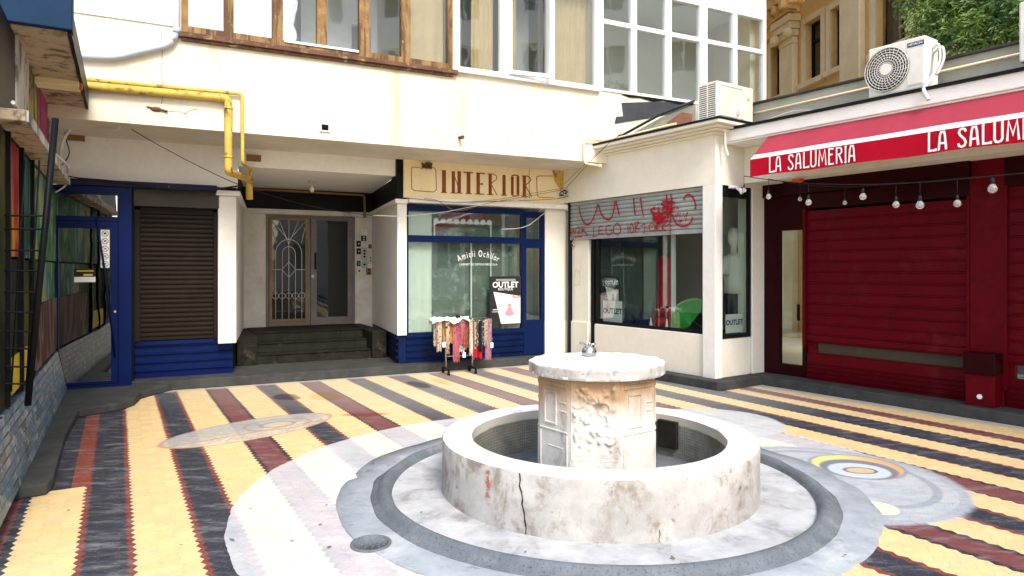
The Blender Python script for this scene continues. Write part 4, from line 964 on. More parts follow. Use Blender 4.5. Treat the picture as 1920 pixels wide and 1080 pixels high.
# small cones of white card
for i, px_ in enumerate((1222, 1252)):
    x = CLp(px_, 610, .2)[0]; b = MB(); b.lathe([(.035, .60), (.030, .62), (.006, .76), (0, .765)], 12, x, .18)
    tag(cb(b, 'display_cone', m['mann'], None, frame=CL), ['white display cone left below the red handbag', 'white display cone between red handbag and green umbrella'][i], 'cone')
def signcard(fr, x0, x1, z0, z1, y, label):
    t = thing('outlet_sign', label, 'sign', fr, (x0, y, z0))
    b = MB(); b.box(x0, x1, y, y+.008, z0, z1); b.build('card', m['poster_w'], t)
    b = MB(); b.text('OUTLET', (x0+x1)/2, z0+(z1-z0)*.55, (x1-x0)*.27, y-.003, off=.004); b.build('lettering', m['letter_b'], t)
a = CLp(1131, 610, .14); c = CLp(1166, 577, .14)
signcard(CL, a[0], c[0], .615, c[1], .14, 'white card reading OUTLET low in the left of the wide display window')
a = CRp(1361, 625, .09); c = CRp(1392, 588, .09)
signcard(CR, a[0], c[0], zs2+.035, c[1], .09, 'white card reading OUTLET at the foot of the narrow side window')
# reflected-looking poster behind the glass
def poster(fr, x0, x1, z0, z1, y, label, big=True):
    t = thing('poster', label, 'poster', fr, (x0, y, z0)); w_ = x1-x0; h_ = z1-z0
    b = MB(); b.box(x0, x1, y, y+.006, z0, z1); b.build('sheet', m['poster_k'], t)
    b = MB(); yy = y-.001; b.face([(x0+w_*.36, yy, z0+.01), (x1-.015, yy, z0+.01), (x1-.015, yy, z0+h_*.58), (x0+w_*.12, yy, z0+h_*.68)]); b.build('white_shape', m['poster_w'], t)
    b = MB(); b.text('OUTLET', x0+w_*.5, z0+h_*.82, w_*.22, y-.002, off=.004); b.text('BOUTIQUE', x0+w_*.5, z0+h_*.73, w_*.095, y-.002)
    for k in range(2): b.box(x0+w_*.2, x0+w_*.82, y-.002, y-.001, z0+h_*(.905+.03*k), z0+h_*(.912+.03*k))
    b.box(x0+w_*.1, x0+w_*.3, y-.002, y-.001, z0+h_*.30, z0+h_*.315); b.box(x0+w_*.07, x0+w_*.3, y-.002, y-.001, z0+h_*.26, z0+h_*.268)
    b.build('lettering', m['letter_w'], t)
    b = MB(); cx = x0+w_*.62; z = z0
    b.face([(cx-w_*.16, y-.003, z+h_*.20), (cx, y-.003, z+h_*.165), (cx+w_*.17, y-.003, z+h_*.20), (cx+w_*.05, y-.003, z+h_*.36), (cx-w_*.04, y-.003, z+h_*.36)])
    b.face([(cx-w_*.045, y-.003, z+h_*.365), (cx+w_*.055, y-.003, z+h_*.365), (cx+w_*.07, y-.003, z+h_*.45), (cx+w_*.035, y-.003, z+h_*.43), (cx-w_*.03, y-.003, z+h_*.43), (cx-w_*.06, y-.003, z+h_*.45)])
    b.face([(x1-w_*.30, y-.003, z+h_*.56), (x1-w_*.16, y-.003, z+h_*.53), (x1-.017, y-.003, z+h_*.56), (x1-.017, y-.003, z+h_*.60), (x1-w_*.16, y-.003, z+h_*.57), (x1-w_*.27, y-.003, z+h_*.62)])
    for k in range(3): b.box(x0+w_*.25, x0+w_*(.42+.03*k), y-.002, y-.0012, z+h_*(.50-.045*k), z+h_*(.507-.045*k))
    b.build('dress_print', m['pink'], t)
a = S.p(918, 609, -.012); c = S.p(977, 518, -.012)
poster(S, a[0], c[0], a[1], c[1], -.012, 'black and white outlet boutique poster with a pink dress on the optician window')
a = CLp(1132, 575, .2); c = CLp(1161, 520, .2)
poster(CL, a[0], c[0], a[1], c[1], .2, 'dark outlet boutique poster standing above the white card in the corner shop window')
# white mannequin in the side window
mx_, my_ = -.34, CRp(1376, 505, .34)[0]
mq = thing('mannequin', 'white headed mannequin in a pale shirt and black trousers in the narrow side window', 'mannequin', CL, (mx_, my_, .60))
b = MB(); loft(b, [(mx_, my_, 1.72, .05, .05), (mx_, my_, 1.84, .045, .045), (mx_, my_, 1.88, .07, .075), (mx_, my_, 1.95, .088, .095), (mx_, my_, 2.04, .085, .09), (mx_, my_, 2.10, .05, .05), (mx_, my_, 2.115, .01, .01)], 16); b.build('head', m['mann'], mq)
b = MB(); loft(b, [(mx_, my_, 1.15, .16, .13), (mx_, my_, 1.3, .15, .12), (mx_, my_, 1.5, .17, .18), (mx_, my_, 1.66, .13, .19), (mx_, my_, 1.73, .06, .08)], 18)
for s_ in (-1, 1): b.tube([(mx_, my_+s_*.15, 1.66), (mx_-.01, my_+s_*.22, 1.55), (mx_+.01, my_+s_*.25, 1.42)], .075, 10, r2=.085)
b.build('shirt', m['mann'], mq)
b = MB(); loft(b, [(mx_, my_-.07, .62, .065, .06), (mx_, my_-.07, .9, .075, .07), (mx_, my_-.06, 1.15, .09, .085)], 12); loft(b, [(mx_, my_+.07, .62, .065, .06), (mx_, my_+.07, .9, .075, .07), (mx_, my_+.06, 1.16, .09, .085)], 12); b.build('trousers', m['navy'], mq)
for o in list(C.objects):
    if not o.parent and o.name.split('.')[0] in ('open_umbrella', 'handbag', 'dress_form', 'folded_clothes', 'display_cone', 'mannequin') or (not o.parent and o.name in ('outlet_sign', )): o.location.z += .10
# graffiti on the steel shutter
gr = MB(); _g = [0]
def gs(pts, w=.016, sm=True):
    P = [CL.p(x, y, .036) for x, y in pts]
    if sm and len(P) > 2: P = [(v.x, v.z) for v in smooth([(a, 0, c) for a, c in P], 5)]
    _g[0] += 1; gr.stroke(P, w, .032-.0003*_g[0])
Zg = lambda x, y: (1060+x/7.111, 340+y/7.111)
def gz(l, w=.016, sm=True): gs([Zg(*p) for p in l], w, sm)
for l in ([(185, 330), (200, 430), (250, 550), (300, 575), (350, 540), (400, 430), (435, 310)], [(445, 310), (480, 430), (540, 500), (600, 500), (640, 420), (665, 270)], [(680, 265), (700, 360), (725, 450)], [(915, 225), (920, 340), (935, 450)], [(1005, 215), (1020, 340), (1045, 470)], [(1350, 180), (1360, 300), (1370, 500)], [(1410, 170), (1420, 300), (1400, 560)], [(1580, 250), (1610, 190), (1660, 180), (1710, 230), (1740, 320), (1730, 380)], [(1700, 470), (1680, 540), (1620, 590), (1560, 600), (1490, 570), (1450, 510), (1430, 440)]): gz(l, .026)
gz([(70, 630), (90, 700), (110, 640), (125, 700), (150, 620)], .018); gz([(160, 620), (190, 610), (200, 640), (165, 690), (210, 690)]); gz([(225, 600), (230, 700)], .016); gz([(265, 630), (235, 655), (290, 700), (290, 740)]); gz([(90, 740), (100, 790), (130, 745), (230, 735)])
gz([(385, 600), (375, 740), (430, 725)], .016, False); gz([(500, 600), (455, 605), (450, 700), (515, 700)], .016, False); gz([(455, 655), (500, 650)], .014, False)
gz([(610, 590), (560, 600), (545, 660), (575, 715), (620, 690), (625, 655), (590, 655)]); gz([(700, 555), (655, 600), (650, 660), (680, 705), (730, 690), (745, 620), (700, 555)], .018)
gz([(790, 635), (800, 640)]); gz([(840, 580), (845, 690)]); gz([(890, 560), (865, 620), (885, 690), (920, 640), (890, 560)]); gz([(940, 560), (945, 680)]); gz([(940, 550), (985, 545), (950, 620), (1000, 640)]); gz([(1010, 600), (1070, 575), (1050, 700)]); gz([(1090, 635), (1100, 637)])
gz([(1160, 550), (1125, 600), (1140, 660), (1195, 650), (1200, 590), (1160, 550)]); gz([(1215, 580), (1220, 660)]); gz([(1215, 560), (1265, 560), (1220, 610), (1275, 670)]); gz([(1300, 560), (1300, 670)]); gz([(1345, 560), (1305, 610), (1350, 670)]); gz([(1360, 590), (1405, 575), (1405, 700)])
for l in ([(1210, 350), (1155, 375), (1160, 410), (1200, 430), (1170, 470)], [(1245, 340), (1255, 440)], [(1280, 300), (1330, 330), (1300, 400)], [(1180, 480), (1280, 460), (1200, 520), (1320, 500), (1230, 560), (1380, 520)], [(1300, 270), (1450, 280), (1320, 350), (1440, 370), (1330, 420), (1430, 440)], [(1170, 430), (1300, 440), (1180, 510), (1350, 470)]): gz(l, .034)
gz([(1470, 310), (1465, 380)], .012); gz([(1500, 330), (1490, 360), (1520, 360), (1500, 330)], .012); gz([(1470, 460), (1520, 420), (1490, 480)], .012); gz([(1550, 420), (1530, 460), (1560, 475)], .012); gz([(1580, 420), (1600, 480), (1640, 410), (1610, 540)], .012); gz([(1510, 530), (1560, 525), (1530, 550)], .02)
gr.build('graffiti', m['graf'], sh3)

# roof parapet stub, brick scar and felt behind the cornice
b = MB(); pass
b.prism([(-2.6, 3.585), (-.55, 3.585), (-.55, 3.97), (-1.2, 3.90), (-2.0, 3.72), (-2.6, 3.66)], .25, .38, 'y'); pw = cb(b, 'roof_upstand', m['upstand'])
b = MB(); b.tube([(-2.6, .22, 3.70), (-2.0, .22, 3.76), (-1.2, .22, 3.94), (-.55, .22, 4.01)], .022, 8); b.build('lead_edge', m['tar'], pw)
b = MB(); b.prism([(-1.05, 3.64), (-.62, 3.68), (-.60, 3.84), (-.80, 3.90), (-1.08, 3.80)], .238, .252, 'y'); b.build('brick_patch', m['brick'], pw)
b = MB(); b.tube([(-2.7, -.16, 3.62), (-1.4, -.16, 3.63), (-.55, -.16, 3.64)], .016, 8); b.build('roof_pipe', m['signbg'], pw)
# felt patch on the facade just above the shop roof
b = MB(); pts_ = [U(1165, 193), U(1225, 191), U(1300, 190), U(1300, 206), U(1215, 222), U(1152, 232), U(1155, 219), U(1168, 218)]
b.prism(pts_, UY-.012, UY+.001, 'y'); b.build('felt_patch', m['tar'], bld)
b = MB(); pts_ = [U(1165, 177), U(1300, 193), U(1300, 198), U(1270, 196), U(1245, 189), U(1225, 191), U(1200, 184), U(1180, 183)]
b.prism(pts_, UY-.016, UY+.001, 'y'); b.build('felt_patch', m['black'], bld)

# ------------------------------------------------------------------ right building with its red shop
rb = thing('shop_building', 'single storey building with dark maroon roller shutters under a white fascia and red awning', 'building', RB, (0, 0, 0))
def rbb(b, name, mat, parent=rb, **k): return b.build(name, mat, parent, **k)
RP = lambda px, py=505, y=0: RB.p(px, py, y)
X0 = -.685; X9 = 6.5; zc = RP(1512, 660)[1]
s1a, s1b = RP(1513)[0], RP(1815)[0]; s2a = RP(1885)[0]
zb0 = RP(1513, 637)[1]; zlt1 = RP(1513, 642)[1]; zlt0 = RP(1513, 660)[1]; zpl = zlt0-.02; zst = RP(1513, 396)[1]
b = MB(); lipped(b, s1a, s1b, zb0+.07, zst, .0, 12); b.box(s1a, s1b, -.02, .02, zb0, zb0+.07); r1 = rbb(b, 'roller_shutter', m['maroon'])
b = MB(); b.box(s1a-.035, s1a, -.04, .03, zb0-.10, zst+.03); b.build('guide_rail', m['maroon'], r1)
b = MB(); b.box(s1b, s1b+.03, -.04, .03, zb0-.03, zst+.03); b.build('guide_rail', m['maroon'], r1)
b = MB(); b.box(s1a-.04, s1b+.05, -.03, .3, zst+.03, 2.62); b.box(s1a-.3, s1b+.05, -.10, .3, 2.62, 2.8); r1b = rbb(b, 'shutter_box', m['maroon_dk'], bevel=.005)
b = MB(); b.wall(s1a, s1b, zpl-.10, zb0, .03, .09, [(s1a+.12, s1b-.03, zlt0, zb0-.035)]); b.box(s1a, s1b, .0, .03, zpl-.12, zlt0-.015)
lw = rbb(b, 'low_window', m['maroon'])
pane('pane', s1a+.11, s1b-.02, zlt0-.01, zb0-.02, .06, m['frost'], lw)
b = MB(); ribs(b, s1a-.002, s1b, .125, zpl-.12, .0, 4, .035); rbb(b, 'ribbed_plinth', m['maroon'])
b = MB(); b.box(s1b+.03, s2a-.0, -.035, .3, .125, 2.80); pier = rbb(b, 'pier', m['maroon'], bevel=.006)
b = MB(); lipped(b, s2a+.03, X9, zb0+.04, zst+.1, .0, 13); b.box(s2a+.03, X9, -.02, .02, zb0-.03, zb0+.04); r2 = rbb(b, 'roller_shutter', m['maroon'])
b = MB(); b.box(s2a, s2a+.03, -.04, .03, .3, 2.5); b.build('guide_rail', m['maroon'], r2)
b = MB(); b.box(s2a, X9, -.03, .3, zst+.1, 2.8); rbb(b, 'shutter_box', m['maroon_dk'])
b = MB(); b.wall(s2a+.03, X9, zpl-.12, zb0-.03, .03, .09, [(s2a+.08, X9-.05, zlt0-.05, zb0-.07)]); lw2 = rbb(b, 'low_window', m['maroon']); pane('pane', s2a+.07, X9-.04, zlt0-.06, zb0-.06, .06, m['glass_mir'], lw2)
b = MB(); ribs(b, s2a+.005, X9, .125, zpl-.12, .0, 4, .035); rbb(b, 'ribbed_plinth', m['maroon'])
# recessed glass door at the corner
ga, gb = RP(1462, 505, .06)[0], RP(1506, 505, .06)[0]
b = MB(); b.wall(X0+.0, s1a-.037, .125, 2.62, .04, .12, [(ga, gb, RP(1480, 683, .06)[1], RP(1480, 432, .06)[1])]); gd = rbb(b, 'glass_door', m['maroon_dk'], bevel=.005)
pane('pane', ga-.01, gb+.01, RP(1480, 683, .06)[1], RP(1480, 432, .06)[1], .08, m['glass'], gd)
b = MB(); b.box(gb-.05, gb-.03, -.01, .03, .9, 1.12); b.build('handle', m['black'], gd)
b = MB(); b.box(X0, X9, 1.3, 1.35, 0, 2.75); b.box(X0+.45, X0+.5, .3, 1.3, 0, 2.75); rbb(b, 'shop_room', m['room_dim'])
b = MB(); b.box(X0, s1a-.3, .0, .3, 2.62, 2.8); rbb(b, 'door_header', m['maroon_dk'])
# beam, fascia, roof
b = MB(); b.box(X0+.0, X9, -.42, .3, 2.8, 3.30); rbb(b, 'beam', m['cream'])
b = MB(); b.box(X0+.0, X9, -.85, .3, 3.302, 3.325); b.box(X0+.0, X9, -.87, .3, 3.325, 3.48); ff = rbb(b, 'roof_fascia', m['facade_low'], bevel=.01)
b = MB(); b.box(X0, X9, -.90, .2, 3.48, 3.51); b.build('metal_edge', m['blk_metal'], ff)
zq = 3.90
b = MB(); b.box(X0-.4, X9, -.30, -.14, 3.51, zq); pq = rbb(b, 'parapet', m['parapet'])
b = MB(); b.box(X0-.4, X9, -.34, -.10, zq, zq+.03); b.build('coping', m['kerb'], pq, bevel=.006)
b = MB(); b.tube([(X0-.3, -.36, 3.76), (1.0, -.36, 3.77), (X9, -.36, 3.80)], .018, 8); b.build('pipe', m['signbg'], pq)
b = MB(); b.box(X0-.3, X9, -.14, 3, 3.3, 3.5); rbb(b, 'roof', m['parapet'])
# box at the foot of the pier
fa, fb2 = RP(1813, 700, -.16)[0], RP(1868, 700, -.16)[0]
bn = thing('litter_box', 'maroon metal box with dark top and round white disc at the foot of the pier', 'box', RB, ((fa+fb2)/2, -.13, .125))
b = MB(); b.box(fa, fb2, -.20, -.04, .125, .47); b.build('body', m['maroon'], bn, bevel=.006)
b = MB(); b.box(fa-.015, fb2+.02, -.235, -.04, .472, .70); b.build('top_bin', m['maroon_dk'], bn, bevel=.01)
b = MB(); b.cyl(((fa+fb2)/2, -.211, .23), .026, .012, 18, 'y'); b.build('disc', m['letter_w'], bn)

# ------------------------------------------------------------------ awning
aw = thing('awning', 'red canvas awning with white stripe and white lettering LA SALUMERIA over the right shop', 'awning', RB, (-.015, -1.2, 2.76))
ax0, ax1 = -.015, 6.2; YV, YW = -1.20, -.84; zv0, zv1, zw_ = 2.755, 2.975, 3.30
b = MB(); fr_ = .78
def ap(x, t): return (x, YW+(YV-YW)*t, zw_+(zv1-zw_)*t)
n = 30
for i in range(n):
    xa_, xb_ = ax0+(ax1-ax0)*i/n, ax0+(ax1-ax0)*(i+1)/n
    for t0, t1, mi in ((0, fr_, 0), (fr_, 1, 1)):
        sag = lambda x, t: tuple(Vector(ap(x, t))+Vector((0, 0, -.012*math.sin(t*3.14)*(1+.3*math.sin(x*5)))))
        b.face([sag(xa_, t1), sag(xb_, t1), sag(xb_, t0), sag(xa_, t0)], mi, True)
b.face([ap(ax0, 1), ap(ax0, 0), (ax0, YW, zv1)], 0); b.build('canopy', [m['awn_top'], m['awn_w']], aw)
b = MB()
for i in range(60):
    xa_, xb_ = ax0+(ax1-ax0)*i/60, ax0+(ax1-ax0)*(i+1)/60
    yf = lambda x, z: YV-.004+.006*math.sin(x*7+z*9)*(zv1-z)/.2
    zz = lambda x: zv0+.006*math.sin(x*6)
    b.face([(xa_, yf(xa_, zz(xa_)), zz(xa_)), (xb_, yf(xb_, zz(xb_)), zz(xb_)), (xb_, yf(xb_, zv1), zv1), (xa_, yf(xa_, zv1), zv1)], 0, True)
b.build('valance', m['awn'], aw)
b = MB(); b.tube([(ax0, YV+.02, zv1-.02), (ax1, YV+.02, zv1-.02)], .018, 8)
for x in (ax0+.02, 1.2, 3.2): b.tube([(x, YV+.02, zv1-.03), (x, YW, zw_-.3)], .012, 8)
b.build('frame', m['metal'], aw)
GL = {  # narrow art nouveau capitals: strokes in a box of height 1
 'L': (.40, [[(.05, 1), (.05, .03), (.40, .03), (.40, .12)], [(0, 1), (.12, 1)]]),
 'A': (.46, [[(.03, 0), (.09, .78), (.15, .97), (.30, .97), (.34, .78), (.40, 0)], [(.07, .36), (.38, .36)], [(.04, .02), (.0, .02)], [(.10, .97), (.34, .97)]]),
 'S': (.46, [[(.40, .80), (.36, .93), (.24, .98), (.12, .93), (.07, .80), (.12, .66), (.34, .40), (.40, .24), (.34, .08), (.21, .02), (.08, .08), (.04, .22)]]),
 'U': (.46, [[(.05, 1), (.05, .16), (.12, .04), (.22, .02), (.34, .06), (.40, .18), (.40, 1)], [(0, 1), (.11, 1)], [(.35, 1), (.46, 1)]]),
 'M': (.58, [[(.03, 0), (.09, 1), (.28, .30), (.46, 1), (.54, 0)]]),
 'E': (.40, [[(.38, .97), (.05, .97), (.05, .03), (.38, .03)], [(.05, .62), (.30, .62)]]),
 'R': (.46, [[(.05, 0), (.05, .97), (.28, .97), (.38, .87), (.38, .68), (.28, .58), (.06, .55)], [(.20, .56), (.42, .0)]]),
 'I': (.14, [[(.07, 1), (.07, 0)], [(.0, .98), (.14, .98)], [(.0, .02), (.14, .02)]]),
 ' ': (.26, [])}
def write(b, txt, x, z, h, y, length, w):
    tot = sum(GL[c][0]+.12 for c in txt)-.12; sx = length/tot; k = 0
    for c in txt:
        for s_ in GL[c][1]: k += 1; b.stroke([(x+p[0]*sx, z+p[1]*h) for p in s_], w, y-.0003*(k % 5))
        x += (GL[c][0]+.12)*sx
b = MB(); A_ = lambda px, py=505: RB.p(px, py, YV-.014)
l0, l1 = A_(1442)[0], A_(1604)[0]; write(b, 'LA SALUMERIA', l0, zv0+.022, .180, YV-.014, l1-l0, .018)
l2 = A_(1740)[0]; write(b, 'LA SALUMERIA', l2, zv0+.022, .182, YV-.014, (A_(1918)[0]-l2)/.71, .021)
b.build('lettering', m['letter_w'], aw)
# ------------------------------------------------------------------ left kiosk with painted panels
def mural_mat(name, cols, sc=1.2, seed=0, edge=(.9, .9, .88)):
    t = NT(name); co = t.co((1, 1, .55)); ad = t.new('ShaderNodeVectorMath'); ad.operation = 'ADD'; t.t.links.new(co, ad.inputs[0]); ad.inputs[1].default_value = (seed, seed*.7, seed*.3)
    n = t.noise(ad.outputs[0], sc, 1.5, .4, 1.2); r_ = t.new('ShaderNodeValToRGB'); r_.color_ramp.interpolation = 'EASE'
    t.set(r_.inputs[0], n); e = r_.color_ramp.elements; L = len(cols)
    for i, c in enumerate(cols):
        p = .32+.36*i/(L-1)
        if i < 2: e[i].position = p; e[i].color = (*c, 1)
        else: x = e.new(p); x.color = (*c, 1)
    c = t.mix(t.math('MULTIPLY', t.step(t.noise(t.co((1, 1, .3)), 7, 8, .8), .55, .7), .5), r_.outputs[0], (.05, .045, .04))
    t.set(t.b.inputs['Base Color'], c); t.b.inputs['Roughness'].default_value = .6; t.b.inputs['Specular IOR Level'].default_value = .12; t.bump(t.noise(co, 30, 5), .15, .003); return t.mat
m['mural_a'] = mural_mat('mural_red_yellow', [(.22, .012, .02), (.30, .03, .03), (.42, .16, .012), (.48, .28, .02), (.25, .04, .02)], 2.2, 3)
m['mural_b'] = mural_mat('mural_green_blue', [(.008, .05, .02), (.01, .10, .08), (.18, .26, .26), (.01, .06, .12), (.03, .14, .04)], 2.4, 8)
m['mural_c'] = mural_mat('mural_dark_green', [(.006, .009, .006), (.015, .02, .008), (.035, .045, .015), (.07, .07, .01), (.008, .014, .014)], 1.1, 5)
m['mural_d'] = mural_mat('mural_pink', [(.30, .03, .12), (.42, .06, .18), (.22, .03, .09), (.05, .03, .05)], 2.0, 2)
m['mural_e'] = mural_mat('mural_yellow_black', [(.45, .36, .04), (.30, .24, .05), (.04, .04, .03), (.35, .30, .05)], 3.0, 6)
m['mural_g'] = mural_mat('mural_tulips', [(.01, .06, .03), (.03, .16, .04), (.10, .26, .05), (.01, .13, .12), (.20, .32, .34), (.40, .34, .02), (.02, .10, .11)], 1.7, 14)
m['yel_p'] = M('yellow_panel_paint', (.62, .48, .02), (.5, .38, .02), .5, 3)
m['peel'] = M('peeling_white_paint', (.55, .54, .50), (.42, .40, .36), .85, 3, dirt=(.10, .085, .07), ds=5, lo=.5, hi=.58, streak=2.5, bump=.5)
m['soffit_k'] = M('mouldy_board', (.52, .42, .30), (.42, .33, .22), .9, 2, dirt=(.09, .065, .04), ds=5, lo=.48, hi=.62, bump=.5, bs=30)
m['blue_fas'] = M('flaking_blue_fascia', (.002, .028, .075), (.002, .018, .05), .5, 2, dirt=(.55, .5, .42), ds=5, lo=.68, hi=.70)
kk = thing('kiosk', 'dark kiosk with painted panels, flaking blue fascia and mouldy overhanging eave at the left', 'kiosk', LK, (-1, 0, 0))
def kb(b, name, mat, parent=kk, **k): return b.build(name, mat, parent, **k)
KP = lambda px, py=505, y=0: LK.p(px, py, y)
XE = 1.62                                        # far end, against the blue shopfront
b = MB(); b.box(-4.2, XE, .06, 3, .1, 3.46); kb(b, 'wall', m['black'])
b = MB(); b.box(-4.2, -1.9, .0, .06, 2.72, 3.44); kb(b, 'dark_panel', m['blk_metal'])
xa1, xa2 = KP(28)[0], KP(50)[0]
b = MB(); b.box(xa1, xa2, -.015, .06, 2.70, 3.44); kb(b, 'peeling_post', m['peel'])
x1, x2, x3 = KP(62)[0], KP(72)[0], KP(92)[0]
b = MB(); b.box(xa2+.01, x2, 0.0, .06, 2.70, 3.44); kb(b, 'painted_panel', m['mural_e'])
b = MB(); b.box(x2+.01, x3, 0.0, .06, 2.70, 3.44); kb(b, 'painted_panel', m['mural_d'])
b = MB(); b.box(x3+.01, XE-.0, -.01, .06, 2.70, 3.44); kb(b, 'peeling_post', m['peel'])
# ledge
b = MB(); b.box(-3.0, 1.0, -.17, .0, 2.60, 2.68); lg = kb(b, 'ledge', m['soffit_k'], bevel=.008)
b = MB(); b.box(-3.0, 1.0, -.185, -.172, 2.60, 2.675); b.build('ledge_edge', m['peel'], lg)
b = MB(); b.tube(smooth([(-3, -.1, 2.72), (-1.6, -.12, 2.71), (-.5, -.17, 2.72), (.3, -.2, 2.74), (1, -.16, 2.72)]), .014, 6); b.build('cable_run', m['cable_w'], lg)
# lower windows with painted shutters
yy0 = .0
for a, c, mt, z0 in ((-4.2, -2.35, 'mural_c', .55), (KP(12)[0], KP(36)[0], 'mural_a', 1.7), (KP(38)[0], KP(57)[0], 'mural_b', 1.7), (KP(58)[0], XE, 'mural_g', 1.7)):
    b = MB(); b.box(a, c-.02, .0, .06, z0, 2.58); kb(b, 'painted_panel', m[mt])
b = MB(); b.box(-2.33, -.1, .01, .06, .62, 1.68); kb(b, 'lower_panel', m['mural_c'])
b = MB(); b.box(-.09, XE-.02, .01, .06, .62, 1.68); kb(b, 'lower_panel', m['mural_g'])
b = MB(); b.box(KP(18)[0], KP(52)[0], -.002, .01, .64, .92); kb(b, 'yellow_panel', m['yel_p'])
b = MB(); xk = KP(66, 650)[0]; b.box(xk, XE-.03, -.012, .01, .62, 1.25); kb(b, 'brown_panel', mural_mat('mural_brown', [(.06, .022, .012), (.09, .04, .02), (.20, .15, .14), (.05, .02, .01)], 2, 9))
for x in (KP(11)[0], KP(37)[0], KP(57.5)[0]):
    b = MB(); b.box(x-.025, x+.02, -.03, .06, .6, 2.6); kb(b, 'window_post', m['blk_metal'])
# sloping plinth of glazed tiles
t = NT('glazed_tiles'); co = t.co(); bk = t.new('ShaderNodeTexBrick'); t.set(bk.inputs['Vector'], t.co()); 
sx, sy, sz = t.sep(co); cmb = t.new('ShaderNodeCombineXYZ'); t.set(cmb.inputs[0], sx); t.set(cmb.inputs[1], sz); t.t.links.new(cmb.outputs[0], bk.inputs['Vector'])
bk.inputs['Scale'].default_value = 1; bk.inputs['Brick Width'].default_value = .20; bk.inputs['Row Height'].default_value = .062; bk.inputs['Mortar Size'].default_value = .006
bk.inputs['Color1'].default_value = (.03, .08, .12, 1); bk.inputs['Color2'].default_value = (.40, .45, .46, 1); bk.inputs['Mortar'].default_value = (.02, .02, .02, 1)  # pale bluish tiles, lightened further to paint in glints off the glaze
c = t.mix(t.step(t.noise(co, 5, 6, .7), .42, .6), bk.outputs['Color'], (.06, .15, .22)); c = t.mix(t.step(t.noise(co, 14, 6, .7), .55, .65), c, (.55, .57, .55))
t.set(t.b.inputs['Base Color'], c); t.b.inputs['Roughness'].default_value = .35; t.bump(bk.outputs['Fac'], -.5, .01); m['tiles'] = t.mat
b = MB(); prof = [(.06, .09)]; n = 8
for k in range(n): z = .09+k*.062; o = -.10*(1-k/n); prof += [(o-.018, z), (o-.008, z+.058), (o+.004, z+.062)]
prof += [(.06, .09+n*.062)]; b.prism(prof, -4.2, XE-.05, 'x'); kb(b, 'tiled_plinth', m['tiles'])
# eave
b = MB(); b.box(-2.3, 1.10, -.36, .3, 3.44, 3.50); ev = kb(b, 'eave_board', m['soffit_k'])
b = MB()
for i in range(14):
    x_0, x_1 = -2.3+3.4*i/14, -2.3+3.4*(i+1)/14; b.prism([(x_0, 3.425+.01*math.sin(i*2.1)), (x_1, 3.425+.01*math.sin(i*2.1+2.1)), (x_1, 3.62), (x_0, 3.62)], -.39, -.362, 'y')
b.build('eave_edge', m['blk_metal'], ev)
b = MB(); b.box(-2.3, 1.1, -.388, .3, 3.5, 3.66); b.build('roof_felt', m['tar'], ev)
b = MB(); b.box(-2.36, -2.2, -.40, .25, 3.45, 3.85); kb(b, 'blue_fascia', m['blue_fas'], bevel=.008)
b = MB(); b.box(-.75, -.52, -.36, .0, 3.38, 3.44); bx_ = kb(b, 'junction_box', m['signbg'], bevel=.006)
b = MB(); b.box(-.72, -.64, -.385, -.36, 3.37, 3.43); b.build('orange_cap', m['orange'], bx_)
# black security gate leaning at the kiosk front
gt = thing('security_gate', 'black barred security gate leaning in front of the kiosk panels', 'gate', WF, (-3.45, 4.9, .65))
Wp = lambda px, py, y=4.9: WF.p(px, py, y)
b = MB(); p0, p1 = Wp(104, 222), Wp(52, 760)
b.tube([(p0[0], 4.9, p0[1]), (p1[0], 4.9, p1[1])], .026, 4); b.build('frame_post', m['blk_metal'], gt)
bars = MB()
for py in (405, 430, 470, 508, 548, 586, 622, 654, 688, 720):
    t_ = (py-222)/(760-222); xr = p0[0]+(p1[0]-p0[0])*t_; z = Wp(60, py)[1]; bars.tube([(-4.3, 4.9, z+.01), (xr, 4.9, z)], .0075, 6)
for px_ in (-30, 20, 48): q0, q1 = Wp(px_+25, 300), Wp(px_, 735); bars.tube([(q0[0], 4.905, q0[1]), (q1[0], 4.905, q1[1])], .006, 6)
bars.build('bars', m['blk_metal'], gt)

# ------------------------------------------------------------------ old building behind on the right
ob = thing('old_building', 'ochre old apartment house with pilasters and tall windows behind the right roof', 'building', OB, (0, 0, 0))
def obb(b, name, mat, parent=ob, **k): return b.build(name, mat, parent, **k)
P2 = lambda px, py=505, y=0: OB.p(px, py, y)
wins = [((1448, 1469), (182, 84)), ((1511, 1542), (150, 36)), ((1559, 1584), (128, 12)), ((1643, 1709), (86, -60))]
hs = []
for (a, c), (yb, yt) in wins:
    hs.append((P2(a)[0], P2(c)[0], P2((a+c)/2, yb)[1], P2((a+c)/2, yt)[1]))
Xb = 2.6
b = MB(); b.wall(-9, Xb, 0, 14, 0, .35, hs); obb(b, 'wall', m['tile_far'])
for i, h in enumerate(hs):
    b = MB(); mid = (h[0]+h[1])/2; b.wall(h[0], h[1], h[2], h[3], .14, .20, [(h[0]+.05, mid-.03, h[2]+.06, h[3]-.35), (mid+.03, h[1]-.05, h[2]+.06, h[3]-.35), (h[0]+.05, h[1]-.05, h[3]-.28, h[3]-.05)] if i == 3 else [(h[0]+.05, h[1]-.05, h[2]+.06, h[3]-.45), (h[0]+.05, h[1]-.05, h[3]-.38, h[3]-.05)])
    w = obb(b, 'window', m['wood'] if i == 3 else m['blk_metal']); pane('pane', h[0]+.03, h[1]-.03, h[2]+.03, h[3]-.03, .17, m['glass_old'], w)
    b = MB(); b.box(h[0]-.12, h[1]+.12, -.14, .12, h[2]-.12, h[2]); b.build('sill', m['tile_far2'], w, bevel=.01)
    b = MB(); b.wall(h[0]-.13, h[1]+.13, h[2], h[3]+.13, -.05, -.002, [h]); b.build('surround', m['tile_far2'], w, bevel=.01)
